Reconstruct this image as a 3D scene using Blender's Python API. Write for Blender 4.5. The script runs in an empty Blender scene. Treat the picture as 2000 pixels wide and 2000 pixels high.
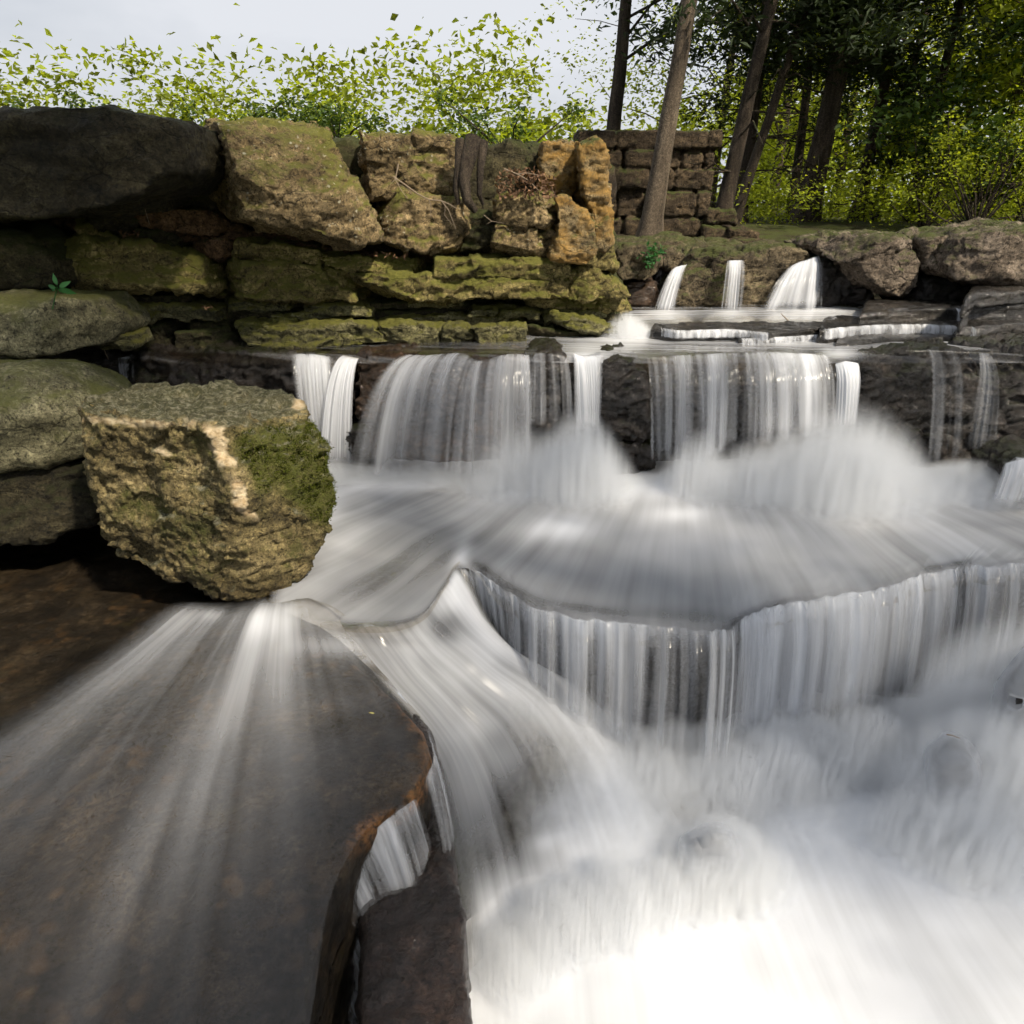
import bpy, bmesh, math, random
import numpy as np
from mathutils import Vector

random.seed(7)
RNG = np.random.default_rng(11)
scene = bpy.context.scene
COL = scene.collection
R = math.radians

# ------------------------------------------------------------------ camera
F = 1428.0                       # focal length in photograph pixels (2000 wide)
PITCH = math.atan(600.0 / F)     # horizon 600 px above the centre
CZ = 2.4                         # eye height above the world zero
cp, sp = math.cos(PITCH), math.sin(PITCH)
cam_d = bpy.data.cameras.new('camera')
cam = bpy.data.objects.new('camera', cam_d)
COL.objects.link(cam)
cam.location = (0, 0, CZ)
cam.rotation_euler = (math.pi / 2 - PITCH, 0, 0)
cam_d.sensor_width = 36
cam_d.lens = 36 * F / 2000
cam_d.clip_end = 2000
cam_d.clip_start = 0.05
scene.camera = cam


def ray(px, py):
    xc, yc = (np.asarray(px, float) - 1000) / F, (1000 - np.asarray(py, float)) / F
    return xc, cp + yc * sp, -sp + yc * cp


def at_y(px, py, Y):
    x, y, z = ray(px, py)
    t = np.asarray(Y, float) / y
    return np.stack([x * t, y * t, z * t + CZ], -1)


def at_z(px, py, z):
    """point at height z relative to the eye (negative is below)"""
    x, y, zz = ray(px, py)
    t = np.asarray(z, float) / zz
    return np.stack([x * t, y * t, zz * t + CZ], -1)


def pix(P):
    P = np.asarray(P, float)
    X, Y, Z = P[..., 0], P[..., 1], P[..., 2] - CZ
    fwd = Y * cp - Z * sp
    up = Y * sp + Z * cp
    return 1000 + F * X / fwd, 1000 - F * up / fwd


# ------------------------------------------------------------------ noise
_G = RNG.normal(size=(256, 3))
_G /= np.linalg.norm(_G, axis=1)[:, None]
_PERM = RNG.permutation(256)


def _h(i, j, k):
    return _PERM[(_PERM[(_PERM[i & 255] + j) & 255] + k) & 255]


def gnoise(p):
    p = np.asarray(p, float)
    i = np.floor(p).astype(np.int64)
    f = p - i
    u = f * f * f * (f * (f * 6 - 15) + 10)
    out = 0
    for dx in (0, 1):
        wx = u[:, 0] if dx else 1 - u[:, 0]
        for dy in (0, 1):
            wy = u[:, 1] if dy else 1 - u[:, 1]
            for dz in (0, 1):
                wz = u[:, 2] if dz else 1 - u[:, 2]
                g = _G[_h(i[:, 0] + dx, i[:, 1] + dy, i[:, 2] + dz)]
                d = f - np.array([dx, dy, dz])
                out = out + wx * wy * wz * (g * d).sum(1)
    return out * 1.6


def fbm(p, octv=4, gain=.5, lac=2.03):
    s, a, t = 0, 1, 0
    p = np.asarray(p, float)
    for o in range(octv):
        s = s + a * gnoise(p + o * 17.3)
        t += a
        p, a = p * lac, a * gain
    return s / t


def worley(p):
    p = np.asarray(p, float)
    i = np.floor(p).astype(np.int64)
    f1 = np.full(len(p), 9.0)
    f2 = np.full(len(p), 9.0)
    for dx in (-1, 0, 1):
        for dy in (-1, 0, 1):
            for dz in (-1, 0, 1):
                h = _h(i[:, 0] + dx, i[:, 1] + dy, i[:, 2] + dz)
                q = i + np.array([dx, dy, dz]) + .5 + .45 * _G[h]
                d = np.linalg.norm(q - p, axis=1)
                n = d < f1
                f2 = np.where(n, f1, np.minimum(f2, d))
                f1 = np.where(n, d, f1)
    return f1, f2


def fracture(p, seed):
    """broken-stone relief: every cell is its own tilted flat"""
    p = np.asarray(p, float)
    i = np.floor(p).astype(np.int64)
    f1 = np.full(len(p), 9.0)
    bh = np.zeros(len(p), np.int64)
    bv = np.zeros((len(p), 3))
    for dx in (-1, 0, 1):
        for dy in (-1, 0, 1):
            for dz in (-1, 0, 1):
                h = _h(i[:, 0] + dx, i[:, 1] + dy, i[:, 2] + dz)
                v = p - (i + np.array([dx, dy, dz]) + .5 + .45 * _G[h])
                d = (v * v).sum(1)
                n = d < f1
                f1 = np.where(n, d, f1)
                bh = np.where(n, h, bh)
                bv = np.where(n[:, None], v, bv)
    g = _G[(bh * 7 + seed) & 255]
    return .55 * _G[(bh * 13 + seed) & 255][:, 0] + (g * bv).sum(1) * 1.1


def sstep(a, b, x):
    t = np.clip((x - a) / (b - a + 1e-12), 0, 1)
    return t * t * (3 - 2 * t)


# ------------------------------------------------------------------ object helpers
def tag(o, label=None, cat=None, group=None, kind=None):
    if label: o['label'] = label
    if cat: o['category'] = cat
    if group: o['group'] = group
    if kind: o['kind'] = kind
    return o


def link(name, me, mat=None, parent=None):
    o = bpy.data.objects.new(name, me)
    COL.objects.link(o)
    if mat is not None:
        if isinstance(mat, (list, tuple)):
            for m in mat: me.materials.append(m)
        else:
            me.materials.append(mat)
    if parent is not None:
        o.parent = parent
        o.matrix_parent_inverse.identity()
        o.location = Vector(o.location) - Vector(parent.location)
    return o


def empty(name, loc, label, cat, group=None):
    o = bpy.data.objects.new(name, None)
    COL.objects.link(o)
    o.location = loc
    return tag(o, label, cat, group)


def np_mesh(name, V, Fc, smooth=True):
    me = bpy.data.meshes.new(name)
    V = np.ascontiguousarray(V, np.float32)
    Fc = np.ascontiguousarray(Fc, np.int32)
    n = Fc.shape[1]
    me.vertices.add(len(V))
    me.vertices.foreach_set('co', V.ravel())
    me.loops.add(Fc.size)
    me.loops.foreach_set('vertex_index', Fc.ravel())
    me.polygons.add(len(Fc))
    me.polygons.foreach_set('loop_start', np.arange(0, Fc.size, n, dtype=np.int32))
    me.polygons.foreach_set('loop_total', np.full(len(Fc), n, np.int32))
    me.polygons.foreach_set('use_smooth', np.full(len(Fc), smooth, bool))
    me.update(calc_edges=True)
    me.validate()
    return me


def fattr(me, name, a):
    at = me.attributes.new(name, 'FLOAT', 'POINT')
    at.data.foreach_set('value', np.ascontiguousarray(a, np.float32).ravel())


def vattr(me, name, a):
    at = me.attributes.new(name, 'FLOAT_VECTOR', 'POINT')
    at.data.foreach_set('vector', np.ascontiguousarray(a, np.float32).ravel())


def centre_mesh(o):
    """move the origin of a top-level mesh to the middle of its base"""
    me = o.data
    n = len(me.vertices)
    c = np.empty(n * 3, np.float32)
    me.vertices.foreach_get('co', c)
    c = c.reshape(-1, 3)
    b = np.array([(c[:, 0].min() + c[:, 0].max()) / 2, (c[:, 1].min() + c[:, 1].max()) / 2, c[:, 2].min()], np.float32)
    me.vertices.foreach_set('co', (c - b).ravel())
    o.location = Vector(o.location) + Vector([float(x) for x in b])
    me.update()
    return o


# ------------------------------------------------------------------ materials
def new_mat(name):
    m = bpy.data.materials.new(name)
    m.use_nodes = True
    nt = m.node_tree
    nt.nodes.clear()
    return m, nt


class NT:
    def __init__(s, nt): s.nt = nt

    def n(s, typ, **kw):
        nd = s.nt.nodes.new(typ)
        for k, v in kw.items():
            if k.startswith('i_'):
                key = k[2:]
                key = int(key) if key.isdigit() else key.replace('_', ' ')
                if hasattr(v, 'is_linked') or isinstance(v, bpy.types.NodeSocket):
                    s.nt.links.new(v, nd.inputs[key])
                else:
                    nd.inputs[key].default_value = v
            else:
                setattr(nd, k, v)
        return nd

    def math(s, op, a, b=None, c=None, clamp=False):
        nd = s.nt.nodes.new('ShaderNodeMath')
        nd.operation = op
        nd.use_clamp = clamp
        for i, v in enumerate((a, b, c)):
            if v is None: continue
            if isinstance(v, bpy.types.NodeSocket): s.nt.links.new(v, nd.inputs[i])
            else: nd.inputs[i].default_value = v
        return nd.outputs[0]

    def noise(s, vec, scale, detail=6, rough=.6, dist=0):
        nd = s.n('ShaderNodeTexNoise', i_Vector=vec, i_Scale=scale, i_Detail=detail, i_Roughness=rough, i_Distortion=dist)
        return nd.outputs['Fac']

    def ramp(s, fac, stops, interp='LINEAR'):
        nd = s.nt.nodes.new('ShaderNodeValToRGB')
        nd.color_ramp.interpolation = interp
        e = nd.color_ramp.elements
        while len(e) < len(stops): e.new(.5)
        for el, (p, c) in zip(e, stops):
            el.position = p
            el.color = (c, c, c, 1) if isinstance(c, (int, float)) else tuple(c) + (1,)
        s.nt.links.new(fac, nd.inputs[0])
        return nd.outputs[0]

    def mix(s, fac, a, b, mode='MIX'):
        nd = s.nt.nodes.new('ShaderNodeMix')
        nd.data_type = 'RGBA'
        nd.blend_type = mode
        for k, v in ((0, fac), (6, a), (7, b)):
            if isinstance(v, bpy.types.NodeSocket): s.nt.links.new(v, nd.inputs[k])
            elif k == 0: nd.inputs[0].default_value = v
            else: nd.inputs[k].default_value = tuple(v) + (1,)
        return nd.outputs[2]

    def out(s, shader):
        o = s.nt.nodes.new('ShaderNodeOutputMaterial')
        s.nt.links.new(shader, o.inputs['Surface'])

    def mixs(s, fac, a, b):
        nd = s.nt.nodes.new('ShaderNodeMixShader')
        if isinstance(fac, bpy.types.NodeSocket): s.nt.links.new(fac, nd.inputs[0])
        else: nd.inputs[0].default_value = fac
        s.nt.links.new(a, nd.inputs[1])
        s.nt.links.new(b, nd.inputs[2])
        return nd.outputs[0]


def rock_mat(name, dark, mid, light, moss=.3, moss_col=((.020, .030, .006), (.075, .085, .014)), lichen=0., rough=.85,
             scale=1., orange=0., crack=.7, bump=.8, spec=.3, coat=0., strata=2.2, moss_up=.25):
    m, nt = new_mat(name)
    N = NT(nt)
    geo = N.n('ShaderNodeNewGeometry')
    pos = geo.outputs['Position']
    mp = N.n('ShaderNodeMapping', i_Vector=pos, i_Scale=(1, 1, strata))
    v = mp.outputs[0]
    n1 = N.noise(v, 2.6 * scale, 9, .68, .4)
    col = N.ramp(n1, [(.30, dark), (.50, mid), (.72, light)])
    n2 = N.noise(pos, 17 * scale, 8, .72)
    col = N.mix(.85, col, N.ramp(n2, [(.26, .16), (.5, .86), (.72, 1.75)]), 'MULTIPLY')
    # fine grain
    n3 = N.noise(pos, 95 * scale, 4, .7)
    col = N.mix(.8, col, N.ramp(n3, [(.3, .40), (.5, .95), (.7, 1.65)]), 'MULTIPLY')
    pt = N.ramp(N.noise(pos, 48 * scale, 3, .8, .3), [(.37, .10), (.47, 1.0), (.58, 1.0), (.69, 1.9)])
    col = N.mix(.85, col, pt, 'MULTIPLY')
    # hairline cracks
    if crack:
        wv = N.mix(.12, pos, N.n('ShaderNodeTexNoise', i_Vector=pos, i_Scale=7.0, i_Detail=4.0).outputs['Color'])
        mp2 = N.n('ShaderNodeMapping', i_Vector=wv, i_Scale=(1, 1, 2.2))
        vo = N.n('ShaderNodeTexVoronoi', feature='DISTANCE_TO_EDGE', i_Vector=mp2.outputs[0], i_Scale=5.0 * scale)
        cr = N.ramp(vo.outputs['Distance'], [(.0, 0.0), (.035, 1.0)])
        gate = N.ramp(N.noise(pos, 3.1, 3), [(.42, 0.0), (.55, 1.0)])
        crf = N.math('MULTIPLY', N.math('SUBTRACT', 1.0, cr), N.math('MULTIPLY', gate, crack))
        col = N.mix(crf, col, tuple(c * .25 for c in dark))
    else:
        crf = None
    if orange:
        og = N.noise(v, 3.4, 7, .7, .6)
        ogf = N.math('MULTIPLY', N.ramp(og, [(.46 - orange * .2, 0.0), (.60 - orange * .15, 1.0)]), N.ramp(n3, [(.35, .35), (.55, 1.0)]))
        col = N.mix(ogf, col, N.mix(n2, (.17, .085, .018), (.44, .27, .07)))
    if moss:
        sep = N.n('ShaderNodeSeparateXYZ', i_Vector=geo.outputs['Normal'])
        mn = N.noise(pos, 3.3 * scale, 8, .70, .2)
        mf = N.math('ADD', mn, N.math('MULTIPLY', sep.outputs['Z'], moss_up))
        mf = N.math('ADD', mf, N.math('MULTIPLY', N.math('SUBTRACT', N.noise(pos, 38, 4, .7), .5), .35))
        mf = N.ramp(mf, [(.70 - moss * .45, 0.0), (.86 - moss * .40, 1.0)])
        mc = N.mix(N.noise(pos, 46, 5, .7), moss_col[0], moss_col[1])
        col = N.mix(mf, col, mc)
    if lichen:
        vl = N.n('ShaderNodeTexVoronoi', i_Vector=N.mix(.03, pos, N.n('ShaderNodeTexNoise', i_Vector=pos, i_Scale=30.0).outputs['Color']), i_Scale=26.0)
        lf = N.ramp(vl.outputs['Distance'], [(.16, 1.0), (.26, 0.0)])
        lg = N.ramp(N.noise(pos, 4.3, 4), [(.60 - lichen * .15, 0.0), (.68 - lichen * .12, 1.0)])
        col = N.mix(N.math('MULTIPLY', N.math('MULTIPLY', lf, lg), .85), col, (.42, .40, .30))
    b1 = N.noise(v, 22 * scale, 10, .72)
    b2 = N.noise(pos, 120 * scale, 5, .7)
    h = N.math('ADD', N.math('ADD', N.math('MULTIPLY', b1, 1.0), N.math('MULTIPLY', b2, .35)), N.math('MULTIPLY', n2, .6))
    if crf is not None:
        h = N.math('SUBTRACT', h, N.math('MULTIPLY', crf, .5))
    bp = N.n('ShaderNodeBump', i_Height=h, i_Strength=bump, i_Distance=.03)
    rg = N.ramp(n2, [(.3, min(1, rough + .08)), (.7, max(.08, rough - .10))])
    bs = N.n('ShaderNodeBsdfPrincipled', i_Base_Color=col, i_Roughness=rg, i_Normal=bp.outputs[0])
    bs.inputs['Specular IOR Level'].default_value = spec
    if coat:
        bs.inputs['Coat Weight'].default_value = coat
        bs.inputs['Coat Roughness'].default_value = .12
        bp2 = N.n('ShaderNodeBump', i_Height=b1, i_Strength=.5, i_Distance=.02)
        nt.links.new(bp2.outputs[0], bs.inputs['Coat Normal'])
    N.out(bs.outputs[0])
    return m


OLV = ((.035, .040, .008), (.19, .18, .032))
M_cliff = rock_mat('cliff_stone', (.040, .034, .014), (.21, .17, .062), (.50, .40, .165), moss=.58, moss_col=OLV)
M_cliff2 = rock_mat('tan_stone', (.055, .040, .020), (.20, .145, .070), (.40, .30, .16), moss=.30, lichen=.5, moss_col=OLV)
M_shade = rock_mat('shaded_olive_stone', (.016, .014, .007), (.055, .047, .022), (.12, .10, .05), moss=.5, moss_col=((.012, .017, .004), (.055, .06, .012)))  # recess shade put into the stone colour
M_over = rock_mat('shaded_black_stone', (.007, .006, .003), (.030, .025, .012), (.085, .072, .036), moss=.18, moss_col=((.008, .010, .003), (.03, .03, .008)))  # shade on the overhang and base boulder put into the colour
M_red = rock_mat('brown_shale', (.035, .020, .010), (.13, .075, .036), (.26, .16, .085), moss=.1)
M_orange = rock_mat('orange_lichen_stone', (.06, .045, .022), (.22, .165, .085), (.42, .33, .19), moss=.16, orange=.30, lichen=.3)
M_lower = rock_mat('mossy_ledge_stone', (.030, .030, .014), (.14, .13, .06), (.34, .31, .16), moss=.45, moss_col=OLV, strata=4)
M_smooth = rock_mat('grey_olive_stone', (.045, .042, .024), (.14, .13, .075), (.30, .275, .165), moss=.26, moss_col=((.04, .045, .012), (.13, .13, .04)), bump=.5)
M_step = rock_mat('dark_wet_red_stone', (.006, .004, .004), (.024, .015, .012), (.075, .042, .028), moss=0, rough=.4, coat=.6, bump=.9, crack=.2)
M_boulder = rock_mat('pitted_limestone', (.05, .040, .018), (.21, .165, .075), (.42, .335, .175), moss=.48, moss_col=((.022, .030, .006), (.10, .105, .018)), bump=.9, crack=.5, scale=1.25, moss_up=.05)
M_wet = rock_mat('wet_black_stone', (.006, .005, .005), (.022, .017, .014), (.060, .046, .036), moss=.12, rough=.45, coat=.45, bump=.9, crack=.2,
                 moss_col=((.008, .010, .003), (.03, .034, .008)))
M_wetbrown = rock_mat('wet_brown_stone', (.010, .006, .004), (.045, .026, .014), (.13, .075, .042), moss=0, rough=.45, coat=.5, bump=.9, crack=.2)
M_back = rock_mat('grey_brown_stone', (.045, .035, .026), (.15, .118, .088), (.33, .27, .21), moss=.16, bump=.9, scale=.8)
M_backmoss = rock_mat('mossy_brown_stone', (.030, .024, .015), (.105, .082, .050), (.27, .215, .13), moss=.22, bump=.9, scale=.8, moss_col=((.02, .028, .008), (.09, .10, .022)))
M_ledge = rock_mat('wet_ledge_stone', (.006, .006, .006), (.024, .021, .018), (.075, .064, .052), moss=0, rough=.35, coat=.8, bump=.7, crack=.1, strata=5)
M_slab = rock_mat('wet_slab_stone', (.005, .004, .003), (.020, .015, .010), (.070, .052, .032), moss=.22, rough=.6, spec=.2, coat=.12, bump=.5, crack=.1, strata=1, scale=1.6,
                  moss_col=((.012, .012, .005), (.06, .05, .018)), moss_up=.0)
M_rim = rock_mat('orange_wet_stone', (.03, .012, .004), (.14, .062, .020), (.36, .18, .065), moss=.05, rough=.4, coat=.8, bump=1.0, crack=.2, scale=1.8)
M_masonry = rock_mat('shaded_masonry_stone', (.020, .014, .008), (.065, .045, .025), (.15, .105, .06), moss=.15, bump=.8)  # the wall's shade is put into a darker stone colour
M_bed = rock_mat('stream_bed_stone', (.010, .008, .006), (.035, .027, .019), (.085, .068, .048), moss=.1, rough=.6, bump=.5, crack=0)
M_soil = rock_mat('forest_soil', (.012, .008, .005), (.04, .027, .015), (.09, .062, .035), moss=.2, bump=.8, crack=0)
M_bark = rock_mat('bark', (.018, .013, .009), (.062, .046, .032), (.15, .115, .08), moss=.1, strata=.18, scale=3, crack=0, bump=1.0)
M_barkgrey = rock_mat('grey_bark', (.06, .045, .03), (.15, .115, .08), (.26, .21, .15), moss=.05, strata=.15, scale=3, crack=0, bump=.8)


def simple_mat(name, col, rough=.7, var=.5, scale=40, translucent=0., spec=.3):
    m, nt = new_mat(name)
    N = NT(nt)
    geo = N.n('ShaderNodeNewGeometry')
    nz = N.noise(geo.outputs['Position'], scale, 4, .6)
    rnd = geo.outputs['Random Per Island']
    f = N.math('ADD', N.math('MULTIPLY', nz, .5), N.math('MULTIPLY', rnd, .6))
    c = N.ramp(f, [(.2, tuple(x * (1 - var) for x in col)), (.55, col), (.95, tuple(min(1, x * (1 + var)) for x in col))])
    bs = N.n('ShaderNodeBsdfPrincipled', i_Base_Color=c, i_Roughness=rough)
    bs.inputs['Specular IOR Level'].default_value = spec
    sh = bs.outputs[0]
    if translucent:
        tr = N.n('ShaderNodeBsdfTranslucent', i_Color=N.mix(1., c, (1.6, 1.5, .55), 'MULTIPLY'))
        sh = N.mixs(translucent, sh, tr.outputs[0])
    N.out(sh)
    return m


M_leaf = simple_mat('backlit_leaf', (.22, .27, .028), .5, .75, 3, .55)  # backlight glow put into the leaf colour
M_leaf2 = simple_mat('mid_leaf', (.055, .095, .018), .55, .55, 3, .35)
M_cedar = simple_mat('cedar_foliage', (.022, .036, .012), .7, .6, 3, .2)
M_seedling = simple_mat('seedling_leaf', (.035, .13, .035), .4, .25, 20, .25)
M_moss = simple_mat('moss_fronds', (.062, .075, .010), .9, .6, 25, .2, .1)
M_litter = simple_mat('dry_leaves', (.14, .080, .045), .8, .6, 20, .1)
M_twig = simple_mat('dry_twig', (.22, .17, .12), .8, .4, 30)
M_yellow = simple_mat('yellow_leaf', (.45, .42, .12), .6, .2, 30)


def water_mat():
    m, nt = new_mat('silky_water')
    N = NT(nt)
    fl = N.n('ShaderNodeAttribute', attribute_name='flow').outputs['Vector']
    foam = N.n('ShaderNodeAttribute', attribute_name='foam').outputs['Fac']
    streak = N.n('ShaderNodeAttribute', attribute_name='streak').outputs['Fac']
    gloss = N.n('ShaderNodeAttribute', attribute_name='gloss').outputs['Fac']

    def st(sx, sy, det):
        mp = N.n('ShaderNodeMapping', i_Vector=fl, i_Scale=(sx, sy, 1))
        return N.noise(mp.outputs[0], 1.0, det, .55)
    a = st(7, .55, 2)
    b = st(24, .8, 1.5)
    c = st(95, 1.3, 2)
    s = N.math('ADD', N.math('ADD', N.math('MULTIPLY', a, .44), N.math('MULTIPLY', b, .50)), N.math('MULTIPLY', c, .12))
    s = N.math('MULTIPLY', N.math('SUBTRACT', s, .53), 3.4)
    fac = N.math('ADD', foam, N.math('MULTIPLY', s, streak))
    fac = N.math('MULTIPLY', fac, N.ramp(foam, [(0., 0.), (.02, 1.)]), clamp=True)
    hb = N.math('ADD', N.math('MULTIPLY', b, .5), N.math('MULTIPLY', c, .2))
    bp = N.n('ShaderNodeBump', i_Height=hb, i_Strength=N.math('MULTIPLY', streak, .5, clamp=True), i_Distance=.02)
    df = N.n('ShaderNodeBsdfDiffuse', i_Color=(.79, .815, .87, 1), i_Normal=bp.outputs[0])
    tr = N.n('ShaderNodeBsdfTranslucent', i_Color=(.78, .82, .86, 1))
    white = N.mixs(.28, df.outputs[0], tr.outputs[0])
    tp = N.n('ShaderNodeBsdfTransparent', i_Color=N.mix(N.ramp(gloss, [(.3, 0.), (.8, 1.)]), (1, 1, 1), (.88, .85, .80)))
    gl = N.n('ShaderNodeBsdfGlossy', i_Color=(1, 1, 1, 1), i_Roughness=.16, i_Normal=bp.outputs[0])
    fr = N.n('ShaderNodeFresnel', i_IOR=1.33, i_Normal=bp.outputs[0])
    film = N.mixs(N.math('MULTIPLY', fr.outputs[0], gloss), tp.outputs[0], gl.outputs[0])
    N.out(N.mixs(fac, film, white))
    return m


M_water = water_mat()


# ------------------------------------------------------------------ rock builder
def remesh(bm, voxel, bevel=0., smooth=2):
    me = bpy.data.meshes.new('tmp')
    bm.normal_update()
    bm.to_mesh(me)
    bm.free()
    o = bpy.data.objects.new('tmp', me)
    COL.objects.link(o)
    if bevel:
        b = o.modifiers.new('b', 'BEVEL')
        b.width = bevel
        b.segments = 2
        b.limit_method = 'ANGLE'
        b.angle_limit = R(25)
    r = o.modifiers.new('r', 'REMESH')
    r.mode = 'VOXEL'
    r.voxel_size = voxel
    if smooth:
        s = o.modifiers.new('s', 'SMOOTH')
        s.factor = .5
        s.iterations = smooth
    dg = bpy.context.evaluated_depsgraph_get()
    ev = o.evaluated_get(dg)
    m2 = bpy.data.meshes.new_from_object(ev)
    bpy.data.objects.remove(o)
    bpy.data.meshes.remove(me)
    return m2


def get_vn(me):
    n = len(me.vertices)
    c = np.empty(n * 3, np.float32)
    me.vertices.foreach_get('co', c)
    nn = np.empty(n * 3, np.float32)
    me.vertex_normals.foreach_get('vector', nn)
    return c.reshape(-1, 3).astype(float), nn.reshape(-1, 3).astype(float)


def set_v(me, V):
    me.vertices.foreach_set('co', np.ascontiguousarray(V, np.float32).ravel())
    me.polygons.foreach_set('use_smooth', np.full(len(me.polygons), True))
    me.update()


def roughen(me, seed, amp=.03, freq=3.5, fine=.008, strata=0., sfreq=16., facets=0, pits=0., chips=.012):
    V, Nn = get_vn(me)
    rg = np.random.default_rng(seed)
    off = rg.uniform(-40, 40, 3)
    if facets:
        for k in range(facets):
            n = rg.normal(size=3) * np.array([1, 1, .8])
            n /= np.linalg.norm(n)
            if n[1] > .3: n[1] *= -1
            d = V @ n
            q = np.quantile(d, rg.uniform(.90, .97))
            V = V - np.maximum(0, d - q)[:, None] * n * .92
    W = V + off + .04 * np.stack([fbm((V + off) * 4 + k * 9, 2) for k in range(3)], 1)
    d = amp * fbm((V + off) * freq, 3)
    if chips:
        d = d + chips * 1.5 * fracture(W * np.array([1, 1, 1.7]) * freq * 1.3, seed) + chips * .8 * fracture(W * np.array([1, 1, 2.2]) * freq * 3.1, seed + 5)
        d = d + chips * .35 * fracture(W * np.array([1, 1, 1.8]) * freq * 7.5, seed + 9)
    d = d + fine * fbm((V + off) * freq * 7, 4, .6)
    if strata:
        w = gnoise(np.stack([V[:, 0] * .9, V[:, 1] * .9, V[:, 2] * sfreq + .5 * gnoise(V * 2.2)], 1) + off)
        d = d + strata * np.tanh(4 * w)
    if pits:
        g1, g2 = worley((V + off) * 26)
        h1, h2 = worley((V + off) * 11)
        d = d - pits * sstep(.42, .05, g1) * sstep(-.15, .35, gnoise((V + off) * 4)) - pits * 1.6 * sstep(.40, .1, h1)
    set_v(me, V + Nn * d[:, None])
    return me


def yfun(Y, kx=0., ky=0.):
    return lambda px, py, cx, cy: Y + kx * (px - cx) / 1000 - ky * (py - cy) / 1000


def prism_bm(poly, Y, depth, kx=0., ky=0.):
    """front outline in photograph pixels set at distance Y, extruded straight back"""
    P = np.array(poly, float)
    cx, cy = P.mean(0)
    ys = Y + kx * (P[:, 0] - cx) / 1000 - ky * (P[:, 1] - cy) / 1000
    A = at_y(P[:, 0], P[:, 1], ys)
    B = A + np.array([0, depth, 0])
    bm = bmesh.new()
    va = [bm.verts.new(p) for p in A]
    vb = [bm.verts.new(p) for p in B]
    n = len(va)
    bm.faces.new(va)
    bm.faces.new(vb[::-1])
    for i in range(n):
        j = (i + 1) % n
        bm.faces.new((va[j], va[i], vb[i], vb[j]))
    bmesh.ops.recalc_face_normals(bm, faces=bm.faces)
    return bm


def hull_bm(pts):
    bm = bmesh.new()
    for p in pts: bm.verts.new([float(x) for x in p])
    r = bmesh.ops.convex_hull(bm, input=bm.verts)
    kill = [g for g in set(r['geom_interior'] + r['geom_unused']) if isinstance(g, bmesh.types.BMVert)]
    bmesh.ops.delete(bm, geom=kill, context='VERTS')
    bmesh.ops.recalc_face_normals(bm, faces=bm.faces)
    return bm


def flat_bm(top_px, z, thick, extra=None, inset=0.):
    """slab whose top outline is given in photograph pixels at height z below the eye"""
    P = np.array(top_px, float)
    A = at_z(P[:, 0], P[:, 1], z)
    if extra is not None:
        A = np.concatenate([A, np.array(extra, float)])
    B = A - np.array([0, 0, thick])
    if inset:
        c = A.mean(0)
        B[:, :2] += (A - c)[:, :2] * inset
    bm = bmesh.new()
    va = [bm.verts.new(p) for p in A]
    vb = [bm.verts.new(p) for p in B]
    n = len(va)
    bm.faces.new(va)
    bm.faces.new(vb[::-1])
    for i in range(n):
        j = (i + 1) % n
        bm.faces.new((va[j], va[i], vb[i], vb[j]))
    bmesh.ops.recalc_face_normals(bm, faces=bm.faces)
    return bm


_seed = [100]


def rock(name, poly, Y, depth, mat, label=None, cat='rock', parent=None, kx=0., ky=0., bevel=.02, voxel=.014, smooth=2, group=None, **kw):
    _seed[0] += 1
    me = roughen(remesh(prism_bm(poly, Y, depth, kx, ky), voxel, bevel, smooth), _seed[0], **kw)
    me.name = name
    o = link(name, me, mat)
    if parent is not None:
        o.parent = parent
        o.location = -Vector(parent.location)
        if label: o['label'] = label
    else:
        centre_mesh(o)
        tag(o, label, cat, group)
    return o


def meshrock(name, bm, mat, label, cat='rock', voxel=.014, bevel=.02, smooth=2, group=None, kind=None, **kw):
    _seed[0] += 1
    me = roughen(remesh(bm, voxel, bevel, smooth), _seed[0], **kw)
    me.name = name
    o = link(name, me, mat)
    centre_mesh(o)
    return tag(o, label, cat, group, kind)


def box_bm(x0, x1, y0, y1, z0, z1):
    bm = bmesh.new()
    bmesh.ops.create_cube(bm, size=1)
    for v in bm.verts:
        v.co = (x0 + (v.co.x + .5) * (x1 - x0), y0 + (v.co.y + .5) * (y1 - y0), z0 + (v.co.z + .5) * (z1 - z0))
    return bm


def tube(name, pts, r0, r1, mat, parent=None, seg=7):
    pts = np.array(pts, float)
    n = len(pts)
    V, Fc = [], []
    up = np.array([.31, .2, .93])
    for i, p in enumerate(pts):
        d = pts[min(i + 1, n - 1)] - pts[max(i - 1, 0)]
        d /= np.linalg.norm(d) + 1e-9
        a = np.cross(d, up)
        if np.linalg.norm(a) < .1: a = np.cross(d, [1, 0, 0])
        a /= np.linalg.norm(a)
        b = np.cross(d, a)
        r = r0 + (r1 - r0) * i / (n - 1)
        for k in range(seg):
            t = 2 * math.pi * k / seg
            V.append(p + r * (math.cos(t) * a + math.sin(t) * b))
    for i in range(n - 1):
        for k in range(seg):
            k2 = (k + 1) % seg
            Fc.append((i * seg + k, i * seg + k2, (i + 1) * seg + k2, (i + 1) * seg + k))
    return np.array(V), np.array(Fc)


def merge(parts):
    V, Fc, o = [], [], 0
    for v, f in parts:
        V.append(v)
        Fc.append(f + o)
        o += len(v)
    return np.concatenate(V), np.concatenate(Fc)


# ================================================================== CLIFF
def ycl(px):
    return 4.78 + (px - 300) / 925 * .62


cliff = empty('layered_cliff', (-.9, 5.0, CZ - .86), 'olive brown cliff of thin stacked stone layers rising from the upper stream pool', 'cliff')


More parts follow.
